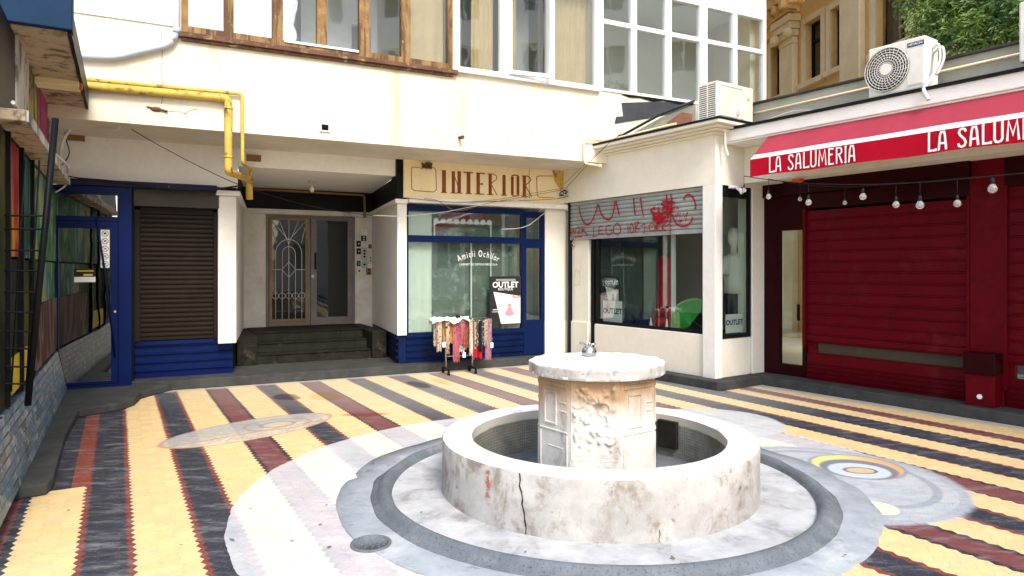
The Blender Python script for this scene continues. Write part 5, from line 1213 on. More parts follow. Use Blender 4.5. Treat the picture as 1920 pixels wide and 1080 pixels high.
b = MB(); b.box(-9, Xb, .7, .75, 2, 14); obb(b, 'rooms', m['drk'])
for (a, c, zt) in ((1472, 1497, 95), (1586, 1624, -40), (1712, 1728, -60)):
    x_0, x_1 = P2(a)[0], P2(c)[0]; b = MB(); zz = P2(a, zt)[1]; b.box(x_0, x_1, -.16, -.003, 0, zz); pl_ = obb(b, 'pilaster', m['tile_far2'], bevel=.02)
    b = MB()
    for k in range(4): b.box(x_0-.04*k, x_1+.04*k, -.17-.05*k, -.003, zz+.002+.16*k, zz+.16*(k+1))
    b.ball((x_0, -.26, zz+.22), .13, 8, 6); b.ball((x_1, -.26, zz+.22), .13, 8, 6); b.build('capital', m['tile_far2'], pl_, bevel=.015)
zz = P2(1485, 52)[1]
b = MB()
for k in range(4): b.box(-9, P2(1500)[0]+.0, -.15-.16*k, -.003, zz+.25*k, zz+.25*(k+1)-.01)
for k in range(26): b.box(-8.8+.34*k, -8.65+.34*k, -.5, -.1, zz+.3, zz+.48)
obb(b, 'cornice', m['tile_far'], bevel=.015)
b = MB(); b.box(-9, Xb, -.08, -.004, P2(1620, 168)[1]-.12, P2(1620, 168)[1]); obb(b, 'string_course', m['tile_far2'])
b = MB(); b.box(Xb-.02, Xb+.3, -.02, 12, 0, 14); obb(b, 'end_wall', m['tile_far2'])

# ------------------------------------------------------------------ feathery evergreen leaning over the right parapet
lfm = NT('evergreen_leaf'); v = lfm.noise(lfm.co(), 2.5, 3); lfm.set(lfm.b.inputs['Base Color'], lfm.mix(lfm.step(v, .35, .65), (.030, .085, .018), (.17, .27, .045))); lfm.b.inputs['Roughness'].default_value = .6
lfm.b.inputs['Transmission Weight'].default_value = 0; m['leafg'] = lfm.mat
m['bark'] = M('bark', (.10, .07, .045), (.06, .04, .03), .9, 6, bump=.6)
def tree(label, fr, base, clumps, nleaf, leaf=.05, trunk_r=.08, trunk_h=None, rnd=None, name='evergreen_tree'):
    rnd = rnd or random.Random(3)
    t_ = thing(name, label, 'tree', fr, base)
    top = Vector(base)+Vector((0, 0, trunk_h or 3)); b = MB(); b.tube(smooth([base, (base[0]+.05, base[1]-.04, base[2]+(top.z-base[2])*.5), top], 4), trunk_r, 8, r2=trunk_r*.5)
    for c_ in clumps:
        cc = Vector(c_[:3]); b.tube(smooth([tuple(Vector(base)+(top-Vector(base))*.6), tuple((top+cc)/2+Vector((0, 0, .1))), tuple(cc)], 4), trunk_r*.45, 6, r2=.008)
    b.build('trunk', m['bark'], t_)
    b = MB()
    for c_ in clumps:
        cc = Vector(c_[:3]); rr = c_[3]
        for _ in range(int(nleaf*c_[3]**2*2)):
            d = Vector((rnd.gauss(0, 1), rnd.gauss(0, 1), rnd.gauss(0, 1))); d.normalize(); d *= rr*rnd.uniform(.35, 1.08)
            p = cc+d; ax = Vector((rnd.uniform(-1, 1), rnd.uniform(-1, 1), rnd.uniform(-.9, .2))).normalized()
            for s_ in range(5):
                a = ax+Vector((rnd.uniform(-.6, .6), rnd.uniform(-.6, .6), rnd.uniform(-.6, .3))); a.normalize()
                w = a.cross(Vector((rnd.uniform(-1, 1), rnd.uniform(-1, 1), rnd.uniform(-1, 1)))).normalized()*leaf*.16
                q = p+ax*leaf*.8*s_*.5; L_ = a*leaf*rnd.uniform(.8, 1.6)
                b.v += [tuple(q-w*.3), tuple(q+L_*.5+w), tuple(q+L_), tuple(q+L_*.5-w)]; n_ = len(b.v); b.f.append((n_-4, n_-3, n_-2, n_-1)); b.m.append(0); b.sm.append(False)
    b.build('crown', m['leafg'], t_); return t_
E_ = lambda px, py, y: RB.p(px, py, y)
def CLm(px, py, y, r): x, z = E_(px, py, y); return (x, y, z, r)
tree('dark green feathery evergreen growing up behind the right parapet', RB, (RB.x(1850, 1.1), 1.1, 3.5), [CLm(1760, 60, .9, .28), CLm(1745, 25, 1.0, .30), CLm(1790, 30, 1.0, .38), CLm(1830, 70, .7, .36), CLm(1850, 20, 1.1, .42), CLm(1890, 50, .7, .38), CLm(1900, 0, 1.0, .45), CLm(1800, -30, 1.2, .45), CLm(1730, -20, 1.3, .35), CLm(1960, 20, .8, .5), CLm(1850, -60, 1.3, .6)], 1900, .06, .06, 1.4)

# ------------------------------------------------------------------ air conditioners
def fan_unit():
    fx0, fx1 = RP(1628, 505, -.80)[0], RP(1735, 505, -.80)[0]; z0 = 3.53; y0, y1 = -.80, -.50; hz = .56
    t_ = thing('air_conditioner', 'white outdoor air conditioner with round fan grille on the roof edge above the awning', 'air conditioner', RB, ((fx0+fx1)/2, -.65, z0))
    b = MB(); b.box(fx0, fx1, y0, y1, z0, z0+hz); body = b.build('casing', m['ac2'], t_, bevel=.018)
    cx, cz = fx0+.30*(fx1-fx0)+.03, z0+hz*.5; rr = .235
    b = MB(); n = 40
    b.lathe([(0, 0), (rr, 0), (rr, .012), (0, .012)], 40); b.v = [(cx+x, y0-.004-z, cz+y) for x, y, z in b.v]; b.build('fan_well', m['ac_grille'], t_)
    b = MB()
    for k in range(7): r_ = .075+.027*k; b.tube([(cx+r_*math.cos(a), y0-.028, cz+r_*math.sin(a)) for a in [6.2832*i/32 for i in range(33)]], .0042, 5)
    for k in range(28):
        a = 6.2832*k/28; a2 = a+.30; b.tube([(cx+.06*math.cos(a), y0-.031, cz+.06*math.sin(a)), (cx+.15*math.cos((a+a2)/2), y0-.032, cz+.15*math.sin((a+a2)/2)), (cx+rr*math.cos(a2), y0-.02, cz+rr*math.sin(a2))], .003, 5)
    b.build('fan_grille', m['cable_w'], t_)
    b = MB(); b.cyl((cx, y0-.040, cz), .062, .02, 20, 'y'); b.build('hub', m['ac2'], t_)
    b = MB(); lx, lz = fx0+(fx1-fx0)*.84, z0+hz*.87; b.box(lx-.085, lx+.085, y0-.004, y0-.001, lz-.024, lz+.024); lp = b.build('name_plate', m['letter_b'], t_)
    b = MB(); b.text('HITACHI', lx, lz, .036, y0-.006, off=.0008); b.build('lettering', m['letter_w'], lp)
    b = MB(); b.box(fx0+(fx1-fx0)*.70, fx0+(fx1-fx0)*.705, y0-.003, y0, z0+.03, z0+hz-.04); b.box(fx0+(fx1-fx0)*.72, fx1-.03, y0-.006, y0-.001, z0+.05, z0+.07); b.build('panel_seam', m['ac'], t_)
    b = MB(); b.box(fx0+.05, fx0+.1, y0+.02, y1, z0-.02, z0); b.box(fx1-.1, fx1-.05, y0+.02, y1, z0-.02, z0); b.build('feet', m['blk_metal'], t_)
    b = MB()
    for k in range(2): o = .035*k; b.tube(smooth([(fx1, y0+.16+o, z0+hz-.12-o), (fx1+.07+o, y0+.14, z0+hz-.10-o), (fx1+.10+o, y0+.10, z0+.28), (fx1+.05+o, y0+.06, z0+.12)]), .014, 7)
    b.tube(smooth([(fx1+.05, y0+.06, z0+.12), (fx1+.03, y0-.02, z0+.03), (fx1+.03, y0-.10, z0-.05), (fx1+.09, y0-.13, z0-.17)]), .020, 7)
    b.build('hoses', m['cable_w'], t_)
fan_unit()
# unit on the corner shop roof: louvred end to the left, plain side to the right
t_ = thing('air_conditioner', 'yellowed outdoor air conditioner with slatted end on the corner shop roof', 'air conditioner', CL, (-.05, .35, 3.59))
b = MB(); ax, ay0, ay1, az = .16, -.16, .60, 3.59; b.box(ax-.30, ax, ay0, ay1, az, az+.50); b.build('casing', m['ac'], t_, bevel=.015)
b = MB(); b.box(ax-.29, ax-.005, ay0-.006, ay0-.001, az+.02, az+.48); b.build('coil', m['ac_grille'], t_)
b = MB()
for k in range(17): b.box(ax-.30, ax, ay0-.022, ay0-.007, az+.02+.0275*k, az+.033+.0275*k)
for x in (ax-.30, ax-.155, ax-.012): b.box(x, x+.012, ay0-.024, ay0-.006, az+.01, az+.49)
b.build('louvres', m['ac2'], t_)
b = MB(); b.wall(ay0+.04, ay1-.22, az+.05, az+.46, -.008, .0, [(ay0+.05, ay1-.23, az+.06, az+.45)]); b.v = [(ax+.001-y, x, z) for x, y, z in b.v]; b.build('panel_seam', m['ac2'], t_)
b = MB()
cy_, cz_ = ay1-.11, az+.33
for k in range(3):
    a = R(90+120*k); d = Vector((math.cos(a), math.sin(a))); n_ = Vector((-d.y, d.x)); pp_ = [d*0, d*.018+n_*.010, d*.036, d*.018-n_*.010]
    b.face([(ax+.002, cy_+p.x, cz_+p.y) for p in pp_])
b.build('red_emblem', m['orange'], t_)
# third unit cut by the frame at the right
fx0 = RP(1910, 505, -.80)[0]
t_ = thing('air_conditioner', 'white outdoor air conditioner at the right edge of the picture above the awning', 'air conditioner', RB, (fx0+.4, -.65, 3.53))
b = MB(); b.box(fx0, fx0+.82, -.80, -.50, 3.58, 4.16); b.build('casing', m['ac2'], t_, bevel=.018)
b = MB(); b.lathe([(0, 0), (.22, 0), (.22, .012), (0, .012)], 32); b.v = [(fx0+.3+x, -.804-z, 3.87+y) for x, y, z in b.v]; b.build('fan_grille', m['ac_grille'], t_)
b = MB(); b.box(fx0+.05, fx0+.12, -.78, -.5, 3.515, 3.58); b.box(fx0+.7, fx0+.77, -.78, -.5, 3.515, 3.58); b.build('feet', m['blk_metal'], t_)

# ------------------------------------------------------------------ pipes and cables on the back facade
def pipe(name, label, cat, pts, r, mat, fr=S, n=10, sm=3, extra=None, group=None):
    b = MB(); b.tube(smooth(pts, sm) if sm > 1 else pts, r, n)
    if extra: extra(b)
    return tag(b.build(name, mat, frame=fr), label, cat, group)
def up(px, py, y): x, z = S.p(px, py, y); return (x, y, z)
y1 = UY-.07
def bend(p, q, r, n=5):                     # rounded corner helper: list of points in order, radius
    return None
def rounded(P, r):
    P = [Vector(p) for p in P]; out = [P[0]]
    for i in range(1, len(P)-1):
        a = (P[i-1]-P[i]).normalized(); c = (P[i+1]-P[i]).normalized()
        for k in range(6):
            t_ = k/5; out.append(P[i]+a*r*(1-t_)**2+c*r*t_**2)
    out.append(P[-1]); return out
b = MB(); z_a = up(300, 172, y1)[2]
b.tube(rounded([up(130, 158, y1), up(428, 184, y1), up(428, 322, y1), up(467, 336, -.15), up(468, 374, -.15)], .07), .047, 12)
for px_ in (408,): x_, _, z_ = up(px_, 183, y1); b.tube([(x_, y1, z_), (x_+.03, y1, z_)], .056, 12)
for py_ in (205, 296): x_, _, z_ = up(428, py_, y1); b.tube([(x_, y1, z_), (x_, y1, z_+.02)], .054, 12)
tag(b.build('gas_pipe', m['yellow_pipe'], frame=S), 'thick yellow gas pipe with rust, lower of the two along the facade', 'pipe')
b = MB(); y2 = UY-.05
b.tube(rounded([up(130, 146, y2), up(454, 176, y2), up(455, 306, y2), up(470, 318, -.10), up(470, 338, -.10)], .05), .022, 10)
tag(b.build('gas_pipe', m['yellow_pipe'], frame=S), 'thin yellow gas pipe above and right of the thick one', 'pipe')
# the same line going on inside the entrance
b = MB(); yy_ = 2.45; q_ = [up(470, 354, yy_), up(683, 366, yy_), up(684, 400, yy_)]; b.tube(rounded([(q_[0][0]-.0, yy_, q_[0][2]), q_[1], q_[2]], .05), .020, 8)
b.tube([q_[2], (q_[2][0], yy_, q_[2][2]-.08)], .033, 8)
tag(b.build('gas_pipe', m['gold'], frame=S), 'brownish pipe running under the entrance ceiling to the bells', 'pipe')
# grey downpipe
b = MB(); y3 = UY-.06; b.tube(rounded([up(331, -60, y3), up(331, 66, y3), up(318, 84, y3), up(215, 108, y3), up(120, 104, y3)], .09), .036, 12); x_, _, z_ = up(331, 62, y3); b.tube([(x_, y3, z_), (x_, y3, z_+.06)], .043, 12)
tag(b.build('drain_pipe', m['grey_pipe'], frame=S), 'grey plastic drain pipe bending left under the upper windows', 'pipe')
# pale yellow pipe corner near the shop roof
b = MB(); b.tube(rounded([up(1148, 263, y3), up(1095, 261, y3), up(1096, 306, y3), up(1125, 311, y3)], .04), .016, 8); x_, _, z_ = up(1122, 311, y3); b.tube([(x_, y3, z_), (x_+.05, y3-.02, z_)], .028, 8)
tag(b.build('gas_pipe', m['signbg'], frame=S), 'small yellowish pipe with a valve where shop roof meets the facade', 'pipe')
# vent, rusty stub, brick ends
b = MB(); x_, _, z_ = up(609, 239, UY); b.wall(x_-.07, x_+.07, z_-.06, z_+.06, UY-.02, UY+.01, [(x_-.045, x_+.045, z_-.04, z_+.035)]); b.box(x_-.045, x_+.045, UY-.004, UY-.002, z_-.04, z_+.035, 1); b.tube([(x_-.02, UY-.015, z_+.0), (x_+.03, UY-.03, z_-.02)], .008, 6, 1)
tag(b.build('wall_vent', [m['dirty_white'], m['drk']], frame=S), 'small square vent opening in the upper cream wall', 'vent')
b = MB(); x_, _, z_ = up(861, 258, UY); b.tube([(x_, UY, z_), (x_+.01, UY-.09, z_-.01)], .022, 10); b.tube([(x_+.01, UY-.09, z_-.01), (x_+.012, UY-.11, z_-.01)], .028, 10)
tag(b.build('pipe_stub', m['woodsill'], frame=S), 'rusty cut pipe stub sticking out of the upper wall', 'pipe')
b = MB(); x_, _, z_ = up(293, 205, UY); b.ball((x_, UY, z_), .05, 8, 6, (1.3, .6, .6)); b.tube([(x_-.1, UY-.01, z_+.02), (x_+.12, UY-.015, z_-.02)], .01, 6)
tag(b.build('anchor_scar', m['woodsill'], frame=S), 'rusty anchor in a broken plaster spot below the yellow pipes', 'anchor')
for (px_, py_, w_, lab, y_) in ((145, 258, .17, 'bare wooden block in the white wall beside the kiosk', 0.0), (477, 297, .17, 'bare wooden block beside the yellow pipe above the entrance', .03)):
    x_, _, z_ = up(px_, py_, y_); b = MB(); b.box(x_-w_/2-.02, x_+w_/2, y_-.05, y_+.01, z_-.045, z_+.045); tag(b.build('wood_block', m['door_ochre'], frame=S, bevel=.006), lab, 'block')
# cables
def cable(label, pts, r=.006, mat='cable_k', fr=WF, group=None): return pipe('cable', label, 'cable', pts, r, m[mat], fr, 6, 5, group=group)
def wp(fr, px, py, y): x, z = fr.p(px, py, y); v = fr.w(x, y, z); return tuple(v)
cable('long thin black cable sagging from the eave to the entrance', [wp(S, 180, 190, -.9), wp(S, 235, 235, -.8), wp(S, 340, 295, -.6), wp(S, 440, 343, -.2), wp(S, 520, 370, -.1), wp(S, 610, 392, -.1), wp(S, 700, 404, -.08)], .005)
cable('thick white cable looping out from the kiosk eave', [wp(S, 166, 158, -1.15), wp(S, 205, 180, -1.0), wp(S, 228, 215, -.9), wp(S, 222, 240, -.8), wp(S, 190, 240, -.7), wp(S, 160, 232, -.5), wp(S, 135, 240, -.4), wp(S, 118, 265, -.3), wp(S, 110, 310, -.2)], .020, 'cable_w')
cable('thin white cable hanging beside the kiosk post', [wp(S, 172, 160, -1.1), wp(S, 190, 185, -1.0), wp(S, 185, 194, -1.0), wp(S, 172, 193, -1.0)], .01, 'cable_w')
cable('white cable curling below the black cable bundle', [wp(S, 118, 328, -.2), wp(S, 124, 345, -.2), wp(S, 112, 356, -.2), wp(S, 100, 362, -.2)], .010, 'cable_w')
cable('black cable bundle lying on the navy strip over the blue door', [wp(S, 120, 328, -.18), wp(S, 150, 334, -.17), wp(S, 220, 340, -.17), wp(S, 300, 352, -.17), wp(S, 380, 356, -.17), wp(S, 450, 348, -.15)], .009)
cable('black cable looping down behind the kiosk eave', [wp(S, 150, 222, -.3), wp(S, 122, 245, -.2), wp(S, 130, 285, -.15), wp(S, 120, 305, -.15), wp(S, 112, 312, -.15)], .006)
cable('black cable sagging under the navy strip', [wp(S, 290, 352, -.16), wp(S, 340, 362, -.16), wp(S, 400, 356, -.16), wp(S, 446, 350, -.16)], .004)
for i, (lab, L_) in enumerate((('black cable running along the foot of the painted sign', [(762, 371), (850, 379), (940, 377), (1050, 372), (1062, 358)]), ('tan cable sagging across the sign from the junction tangle', [(1060, 355), (1000, 366), (920, 380), (858, 395), (820, 376), (795, 372)]), ('thin cable drooping over the transom pane to the sign', [(1062, 368), (1020, 400), (985, 425), (940, 430)]), ('thin cable across the letters of the sign', [(1062, 352), (1000, 362), (940, 373), (880, 379)]), ('pale cable from the entrance to the sign ledge', [(700, 404), (760, 405), (830, 398), (900, 385), (1000, 372)]), ('vertical drop cable on the letter R of the sign', [(993, 318), (992, 330), (993, 372)]))):
    cable(lab, [wp(S, a, c, -.16-.01*i) for a, c in L_], .0045, ['cable_k', 'gold', 'cable_w', 'gold', 'cable_w', 'gold'][i])
cable('black cable rising from the sign over the corner shop roof', [wp(S, 1062, 352, -.2), wp(CL, 1110, 300, -.32), wp(CL, 1150, 262, -.2), wp(CL, 1190, 228, .2)], .0035)
cable('second black cable beside the first over the shop roof', [wp(S, 1058, 345, -.2), wp(CL, 1100, 305, -.34), wp(CL, 1140, 270, -.3), wp(CL, 1160, 255, -.3)], .003)
cable('long white wire from the ledge up to the shop cornice', [wp(S, 1010, 398, -.3), wp(S, 1060, 350, -.4), wp(CL, 1090, 315, -.32), wp(CL, 1093, 300, -.3)], .004, 'cable_w')
x_, _, z_ = up(799, 312, -.07)
b = MB(); rr_ = random.Random(4)
for k in range(9): b.tube(smooth([(x_+rr_.uniform(-.09, .09), -.08-rr_.random()*.05, z_+rr_.uniform(-.04, .07)) for _ in range(4)], 4), .008, 5)
tag(b.build('twig_tangle', m['woodsill'], frame=S), 'dry twig tangle caught on the top left of the painted sign', 'twigs')
x_, _, z_ = up(1056, 363, -.1); b = MB(); b.box(x_-.05, x_+.04, -.12, -.055, z_-.035, z_+.035)
for k in range(8): b.tube(smooth([(x_+rr_.uniform(-.1, .06), -.1-rr_.random()*.08, z_+rr_.uniform(-.07, .08)) for _ in range(4)], 4), .006, 5, 1 if k % 2 else 0)
tag(b.build('junction_tangle', [m['cable_k'], m['cable_w']], frame=S), 'black junction box with tangled wires at the right end of the sign', 'junction box')
# cable knot at the corner between shop roof and fascia
b = MB(); c0 = CL.loc(*RB.w(-.62, -.75)[:2]); zc0 = 3.62
for k in range(10):
    pts_ = [(c0[0]+rr_.uniform(-.12, .14), c0[1]+rr_.uniform(-.08, .08), zc0+rr_.uniform(-.12, .16)) for _ in range(5)]; b.tube(smooth(pts_, 5), .007, 5)
b.tube(smooth([(c0[0]+.02, c0[1]-.1, zc0), (c0[0]+.05, c0[1]-.22, zc0-.15), (c0[0]+.03, c0[1]-.2, zc0-.36), (c0[0]+.06, c0[1]-.18, zc0-.5)], 5), .018, 6)
tag(b.build('cable_knot', m['cable_w'], frame=CL), 'knot of white cables between the corner shop roof and the right fascia', 'cables')
cable('loose white cable lying along the right parapet', [tuple(RB.w(-.3, -.5, 3.60)), tuple(RB.w(.1, -.45, 3.66)), tuple(RB.w(.6, -.55, 3.56)), tuple(RB.w(1.0, -.6, 3.54))], .006, 'cable_w')
b = MB()
for k_, L_ in enumerate(([(300, 203), (318, 209), (334, 208), (345, 213), (356, 208), (369, 204), (371, 214)], [(303, 60), (304, 100), (303, 140), (306, 175), (303, 195)], [(345, 213), (352, 216)])): b.stroke([S.p(x, y, UY) for x, y in L_], .006, UY-.002-.0004*k_)
b.build('crack', m['woodsill'], bld)
# entrance ceiling lamp
x_, _, z_ = up(585, 352, 1.2); b = MB(); zc_ = 3.046
b.cyl((x_, 1.2, zc_-.02), .06, .02, 14); b.tube([(x_, 1.2, zc_-.02), (x_, 1.2, zc_-.10)], .018, 8); t_ = thing('ceiling_lamp', 'bare unlit bulb hanging from the entrance ceiling', 'lamp', S, (x_, 1.2, zc_-.2))
b.build('holder', m['dirty_white'], t_); b = MB(); b.ball((x_, 1.2, zc_-.14), .038, 12, 8, (1, 1, 1.2)); b.build('bulb', m['poster_w'], t_)
# bells and intercoms right of the doors
rng = random.Random(2)
lab = {(0, 0): 'white paper notice at the top of the bell cluster', (0, 1): 'dark round bell below the white notice', (1, 0): 'dark arched bell at the upper left of the cluster', (1, 1): 'black bell box at mid left of the cluster', (2, 0): 'long grey intercom with black window in the middle of the cluster', (2, 1): 'grey keypad intercom below the long one', (3, 0): 'small black bell at the upper right of the cluster', (3, 1): 'white and black bell at mid right of the cluster', (1, 2): 'plain black bell box low on the left of the cluster', (1, 3): 'pale patched bell plate at the lower left corner of the cluster', (3, 2): 'brown wooden bell plate at the lower right of the cluster', (0, 2): 'small white bell plate at the right of the cluster'}
spec = {(0, 0): (682.5, 435, 5.2, 4.5, 'poster_w', 0), (0, 1): (682, 447, 4.6, 5, 'black', 2), (1, 0): (672.5, 457, 4, 5.5, 'blk_metal', 1), (1, 1): (672.5, 471, 4, 5.5, 'black', 1), (2, 0): (683, 476, 5, 12, 'metal', 3), (2, 1): (683, 496, 5, 6.5, 'metal', 1), (3, 0): (694, 462, 2.8, 3.6, 'black', 0), (3, 1): (694.5, 486, 3.6, 6, 'dirty_white', 2), (1, 2): (672.5, 494, 3.4, 5, 'black', 0), (1, 3): (673.5, 508, 4.6, 6.5, 'dirty_white', 1), (3, 2): (691.5, 509, 4.8, 6.5, 'door_ochre', 2), (0, 2): (693.5, 499, 3, 4, 'poster_w', 0)}
for k, (cx_, cy_, hw, hh, mt, st) in spec.items():
    x_, z_ = S.p(cx_, cy_, RY-.02); sc_ = 12.9/1280
    t_ = thing('door_bell', lab[k], 'bell' if k != (0, 0) else 'notice', S, (x_, RY, z_-hh*sc_), 'bell plates beside the entrance door' if k != (0, 0) else None)
    b = MB(); b.box(x_-hw*sc_, x_+hw*sc_, RY-.03, RY-.001, z_-hh*sc_, z_+hh*sc_); b.build('plate', m[mt], t_, bevel=.005)
    b = MB(); dk = 'black' if mt in ('metal', 'dirty_white', 'poster_w', 'door_ochre') else 'metal'
    if st == 0:
        for j in range(3): b.box(x_-hw*sc_*.6, x_+hw*sc_*.6, RY-.032, RY-.0305, z_+(j-1)*hh*sc_*.5-.003, z_+(j-1)*hh*sc_*.5+.003)
    else:
        for j in range(st): zc2 = z_+hh*sc_*(.45-.9*j/max(1, st-1) if st > 1 else 0); b.cyl((x_, RY-.036, zc2), hw*sc_*.42, .005, 10, 'y')
    b.build('button', m[dk], t_)
# stickers on the blue door
t_ = thing('prohibition_sticker', 'tall white sticker strip with five round prohibition signs on the blue door', 'sticker', S, (P(197)[0], YB-.017, P(197, 503)[1]))
b = MB(); sx_0, sx_1 = P(189, 0)[0], P(205.5, 0)[0]; sz0, sz1 = P(197, 502)[1], P(197, 431)[1]; b.box(sx_0, sx_1, YB-.0185, YB-.0155, sz0, sz1); b.build('sheet', m['poster_w'], t_)
b = MB(); hh_ = (sz1-sz0)/5; cx_ = (sx_0+sx_1)/2; rr2 = hh_*.36
for k in range(5):
    zc2 = sz0+hh_*(k+.5); b.stroke(arc(cx_, zc2, rr2, 0, 360, 18), .006, YB-.0195-.0002*k); b.stroke([(cx_-rr2*.7, zc2+rr2*.7), (cx_+rr2*.7, zc2-rr2*.7)], .005, YB-.0205)
    b.stroke([(cx_-rr2*.4, zc2-rr2*.2), (cx_, zc2+rr2*.1), (cx_+rr2*.45, zc2+rr2*.25)], [.010, .007, .008, .012, .018][k], YB-.0212)
b.build('pictogram', m['black'], t_)
t_ = thing('shop_sticker', 'small black, yellow and white sticker on the glass of the blue door', 'sticker', S, (P(159)[0], YB, P(159, 529)[1]))
x_0, x_1 = P(139)[0], P(179)[0]; z_0, z_1, z_2 = P(159, 529)[1], P(159, 519)[1], P(159, 504)[1]
b = MB(); b.box(x_0, x_1, YB-.004, YB-.001, z_1, z_2); b.build('black_band', m['poster_k'], t_); b = MB(); b.box(x_0, x_1, YB-.004, YB-.001, z_0, z_1-.001); b.build('white_band', m['poster_w'], t_)
b = MB(); b.box(x_0+.03, x_1-.02, YB-.006, YB-.0045, z_2-.035, z_2-.02); b.box(x_0+.10, x_1-.03, YB-.006, YB-.0045, z_1+.01, z_1+.035); b.build('yellow_print', m['yel_p'], t_)
# optician lettering on the window pane
t_ = thing('window_lettering', 'white arched lettering Amicii Ochilor on the optician window', 'lettering', S, (O(897)[0], .04, O(897, 500)[1]))
b = MB(); cx_, cz_ = O(897, 560, .045); rad = (O(897, 476, .045)[1]-cz_); txt = 'Amicii Ochilor'; wd = [.62, .78, .30, .50, .30, .30, .34, .74, .50, .56, .30, .28, .56, .36]; tot = sum(wd); span = R(58); acc = 0
for ch, w_ in zip(txt, wd):
    a = (acc+w_/2)/tot*span-span/2; acc += w_
    if ch != ' ': b.text(ch, cx_+rad*1.05*math.sin(a), cz_+rad*math.cos(a), .150, .043, sx=.60, rot=-a, off=0)
b.text('CABINET DE OPTICA MEDICALA', cx_, O(897, 496, .045)[1], .050, .043, sx=.95, off=-.0003)
b.build('letters', m['letter_w'], t_)

# ------------------------------------------------------------------ string of bulbs
gl_b = NT('clear_bulb_glass'); gl_b.b.inputs['Base Color'].default_value = (.9, .88, .84, 1); gl_b.b.inputs['Roughness'].default_value = .05; gl_b.b.inputs['Transmission Weight'].default_value = .75; gl_b.b.inputs['IOR'].default_value = 1.3; m['bulb'] = gl_b.mat
sl1 = thing('string_light', 'string of clear unlit bulbs hanging in front of the maroon shutters', 'string lights', RB, (1, -1.15, 2.4))
YA = -1.15
def sp(px, py, y=YA): x, z = RB.p(px, py, y); return (x, y, z)
w1_ = [sp(1395, 330), sp(1441, 337), sp(1516, 344), sp(1618, 346), sp(1725, 342), sp(1795, 336), sp(1861, 330), sp(1990, 318)]
b = MB(); b.tube(smooth(w1_, 5), .0055, 6); b.build('wire', m['cable_k'], sl1)
w2_ = [sp(1440, 335, -.9), sp(1500, 346, -.9), sp(1584, 350, -.9), sp(1680, 345, -.9), sp(1795, 336, -.9), sp(1920, 325, -.9)]
b = MB(); b.tube(smooth(w2_, 5), .004, 6); b.build('wire', m['cable_k'], sl1)
def bulb(px, py, y, wire_py, s_=1.0):
    x, z = RB.p(px, py, y); zt_ = RB.p(px, wire_py, y)[1]
    b = MB(); b.tube([(x, y, zt_), (x, y, z+.085*s_)], .003, 5); b.tube([(x, y, z+.085*s_), (x, y, z+.03*s_)], .013*s_, 8, r2=.017*s_); o_ = b.build('socket', m['cable_k'], sl1)
    b = MB(); b.lathe([(0, -.042), (.018, -.038), (.032, -.022), (.036, -.004), (.030, .014), (.018, .030), (.013, .040)], 14); b.v = [(x+a*s_, y+c*s_, z+d*s_) for a, c, d in b.v]; b.build('bulb', m['bulb'], o_)
    # filament holder
for a in ((1395, 356, YA, 331, .8), (1441, 368, YA, 337, .9), (1516, 379, YA, 344, .95), (1618, 368, YA, 346, 1.0), (1680, 383, YA, 345, .95), (1725, 384, YA, 342, 1.1), (1795, 381, YA, 336, .95), (1861, 353, YA, 330, 1.15)): bulb(*a)
for a in ((1500, 373, -.9, 346, .7), (1584, 380, -.9, 350, .7)): bulb(*a)
# red alarm light and lamp under the awning
x_, z_ = RB.p(1497, 338, -.45); b = MB(); b.box(x_-.07, x_+.07, -.50, -.43, z_-.03, z_+.02); tag(b.build('alarm_light', m['orange'], frame=RB, bevel=.01), 'flat orange red alarm light under the awning near the corner shop', 'alarm light')
x_, z_ = CR.p(1386, 357, -.12)
t_ = thing('spot_lamp', 'small white spotlight on an arm at the corner shop pillar', 'lamp', CR, (x_, -.1, z_))
b = MB(); b.box(x_-.10, x_+.02, -.10, -.02, z_+.03, z_+.07); b.tube([(x_-.01, -.08, z_+.03), (x_+.0, -.12, z_)], .012, 6); b.build('arm', m['pvc'], t_, bevel=.004); b = MB(); b.tube([(x_-.0, -.12, z_+.03), (x_+.02, -.16, z_-.04)], .022, 12, r2=.034); b.build('head', m['pvc'], t_)
x_, z_ = S.p(1057, 512, -.04); 
b = MB(); x_, z_ = CL.p(1071, 460, .0); b.cyl((x_, .02, z_), .035, .03, 14, 'y'); b.cyl((x_, .0, z_), .022, .02, 12, 'y', 1); tag(b.build('padlock_box', [m['metal'], m['blk_metal']], frame=CL), 'small round metal key lock at the lower left corner of the steel shutter', 'lock')
b = MB(); x_, z_ = CL.p(1150, 545, -.0); x_, z_ = CL.p(1082, 522, .06); b.wall(x_-.06, x_+.08, z_-.10, z_+.14, .070, .079, [(x_-.055, x_+.075, z_-.095, z_+.135)]); tag(b.build('meter_hatch', m['dirty_white'], frame=CL), 'thin outlined hatch cover on the narrow door pillar', 'hatch')

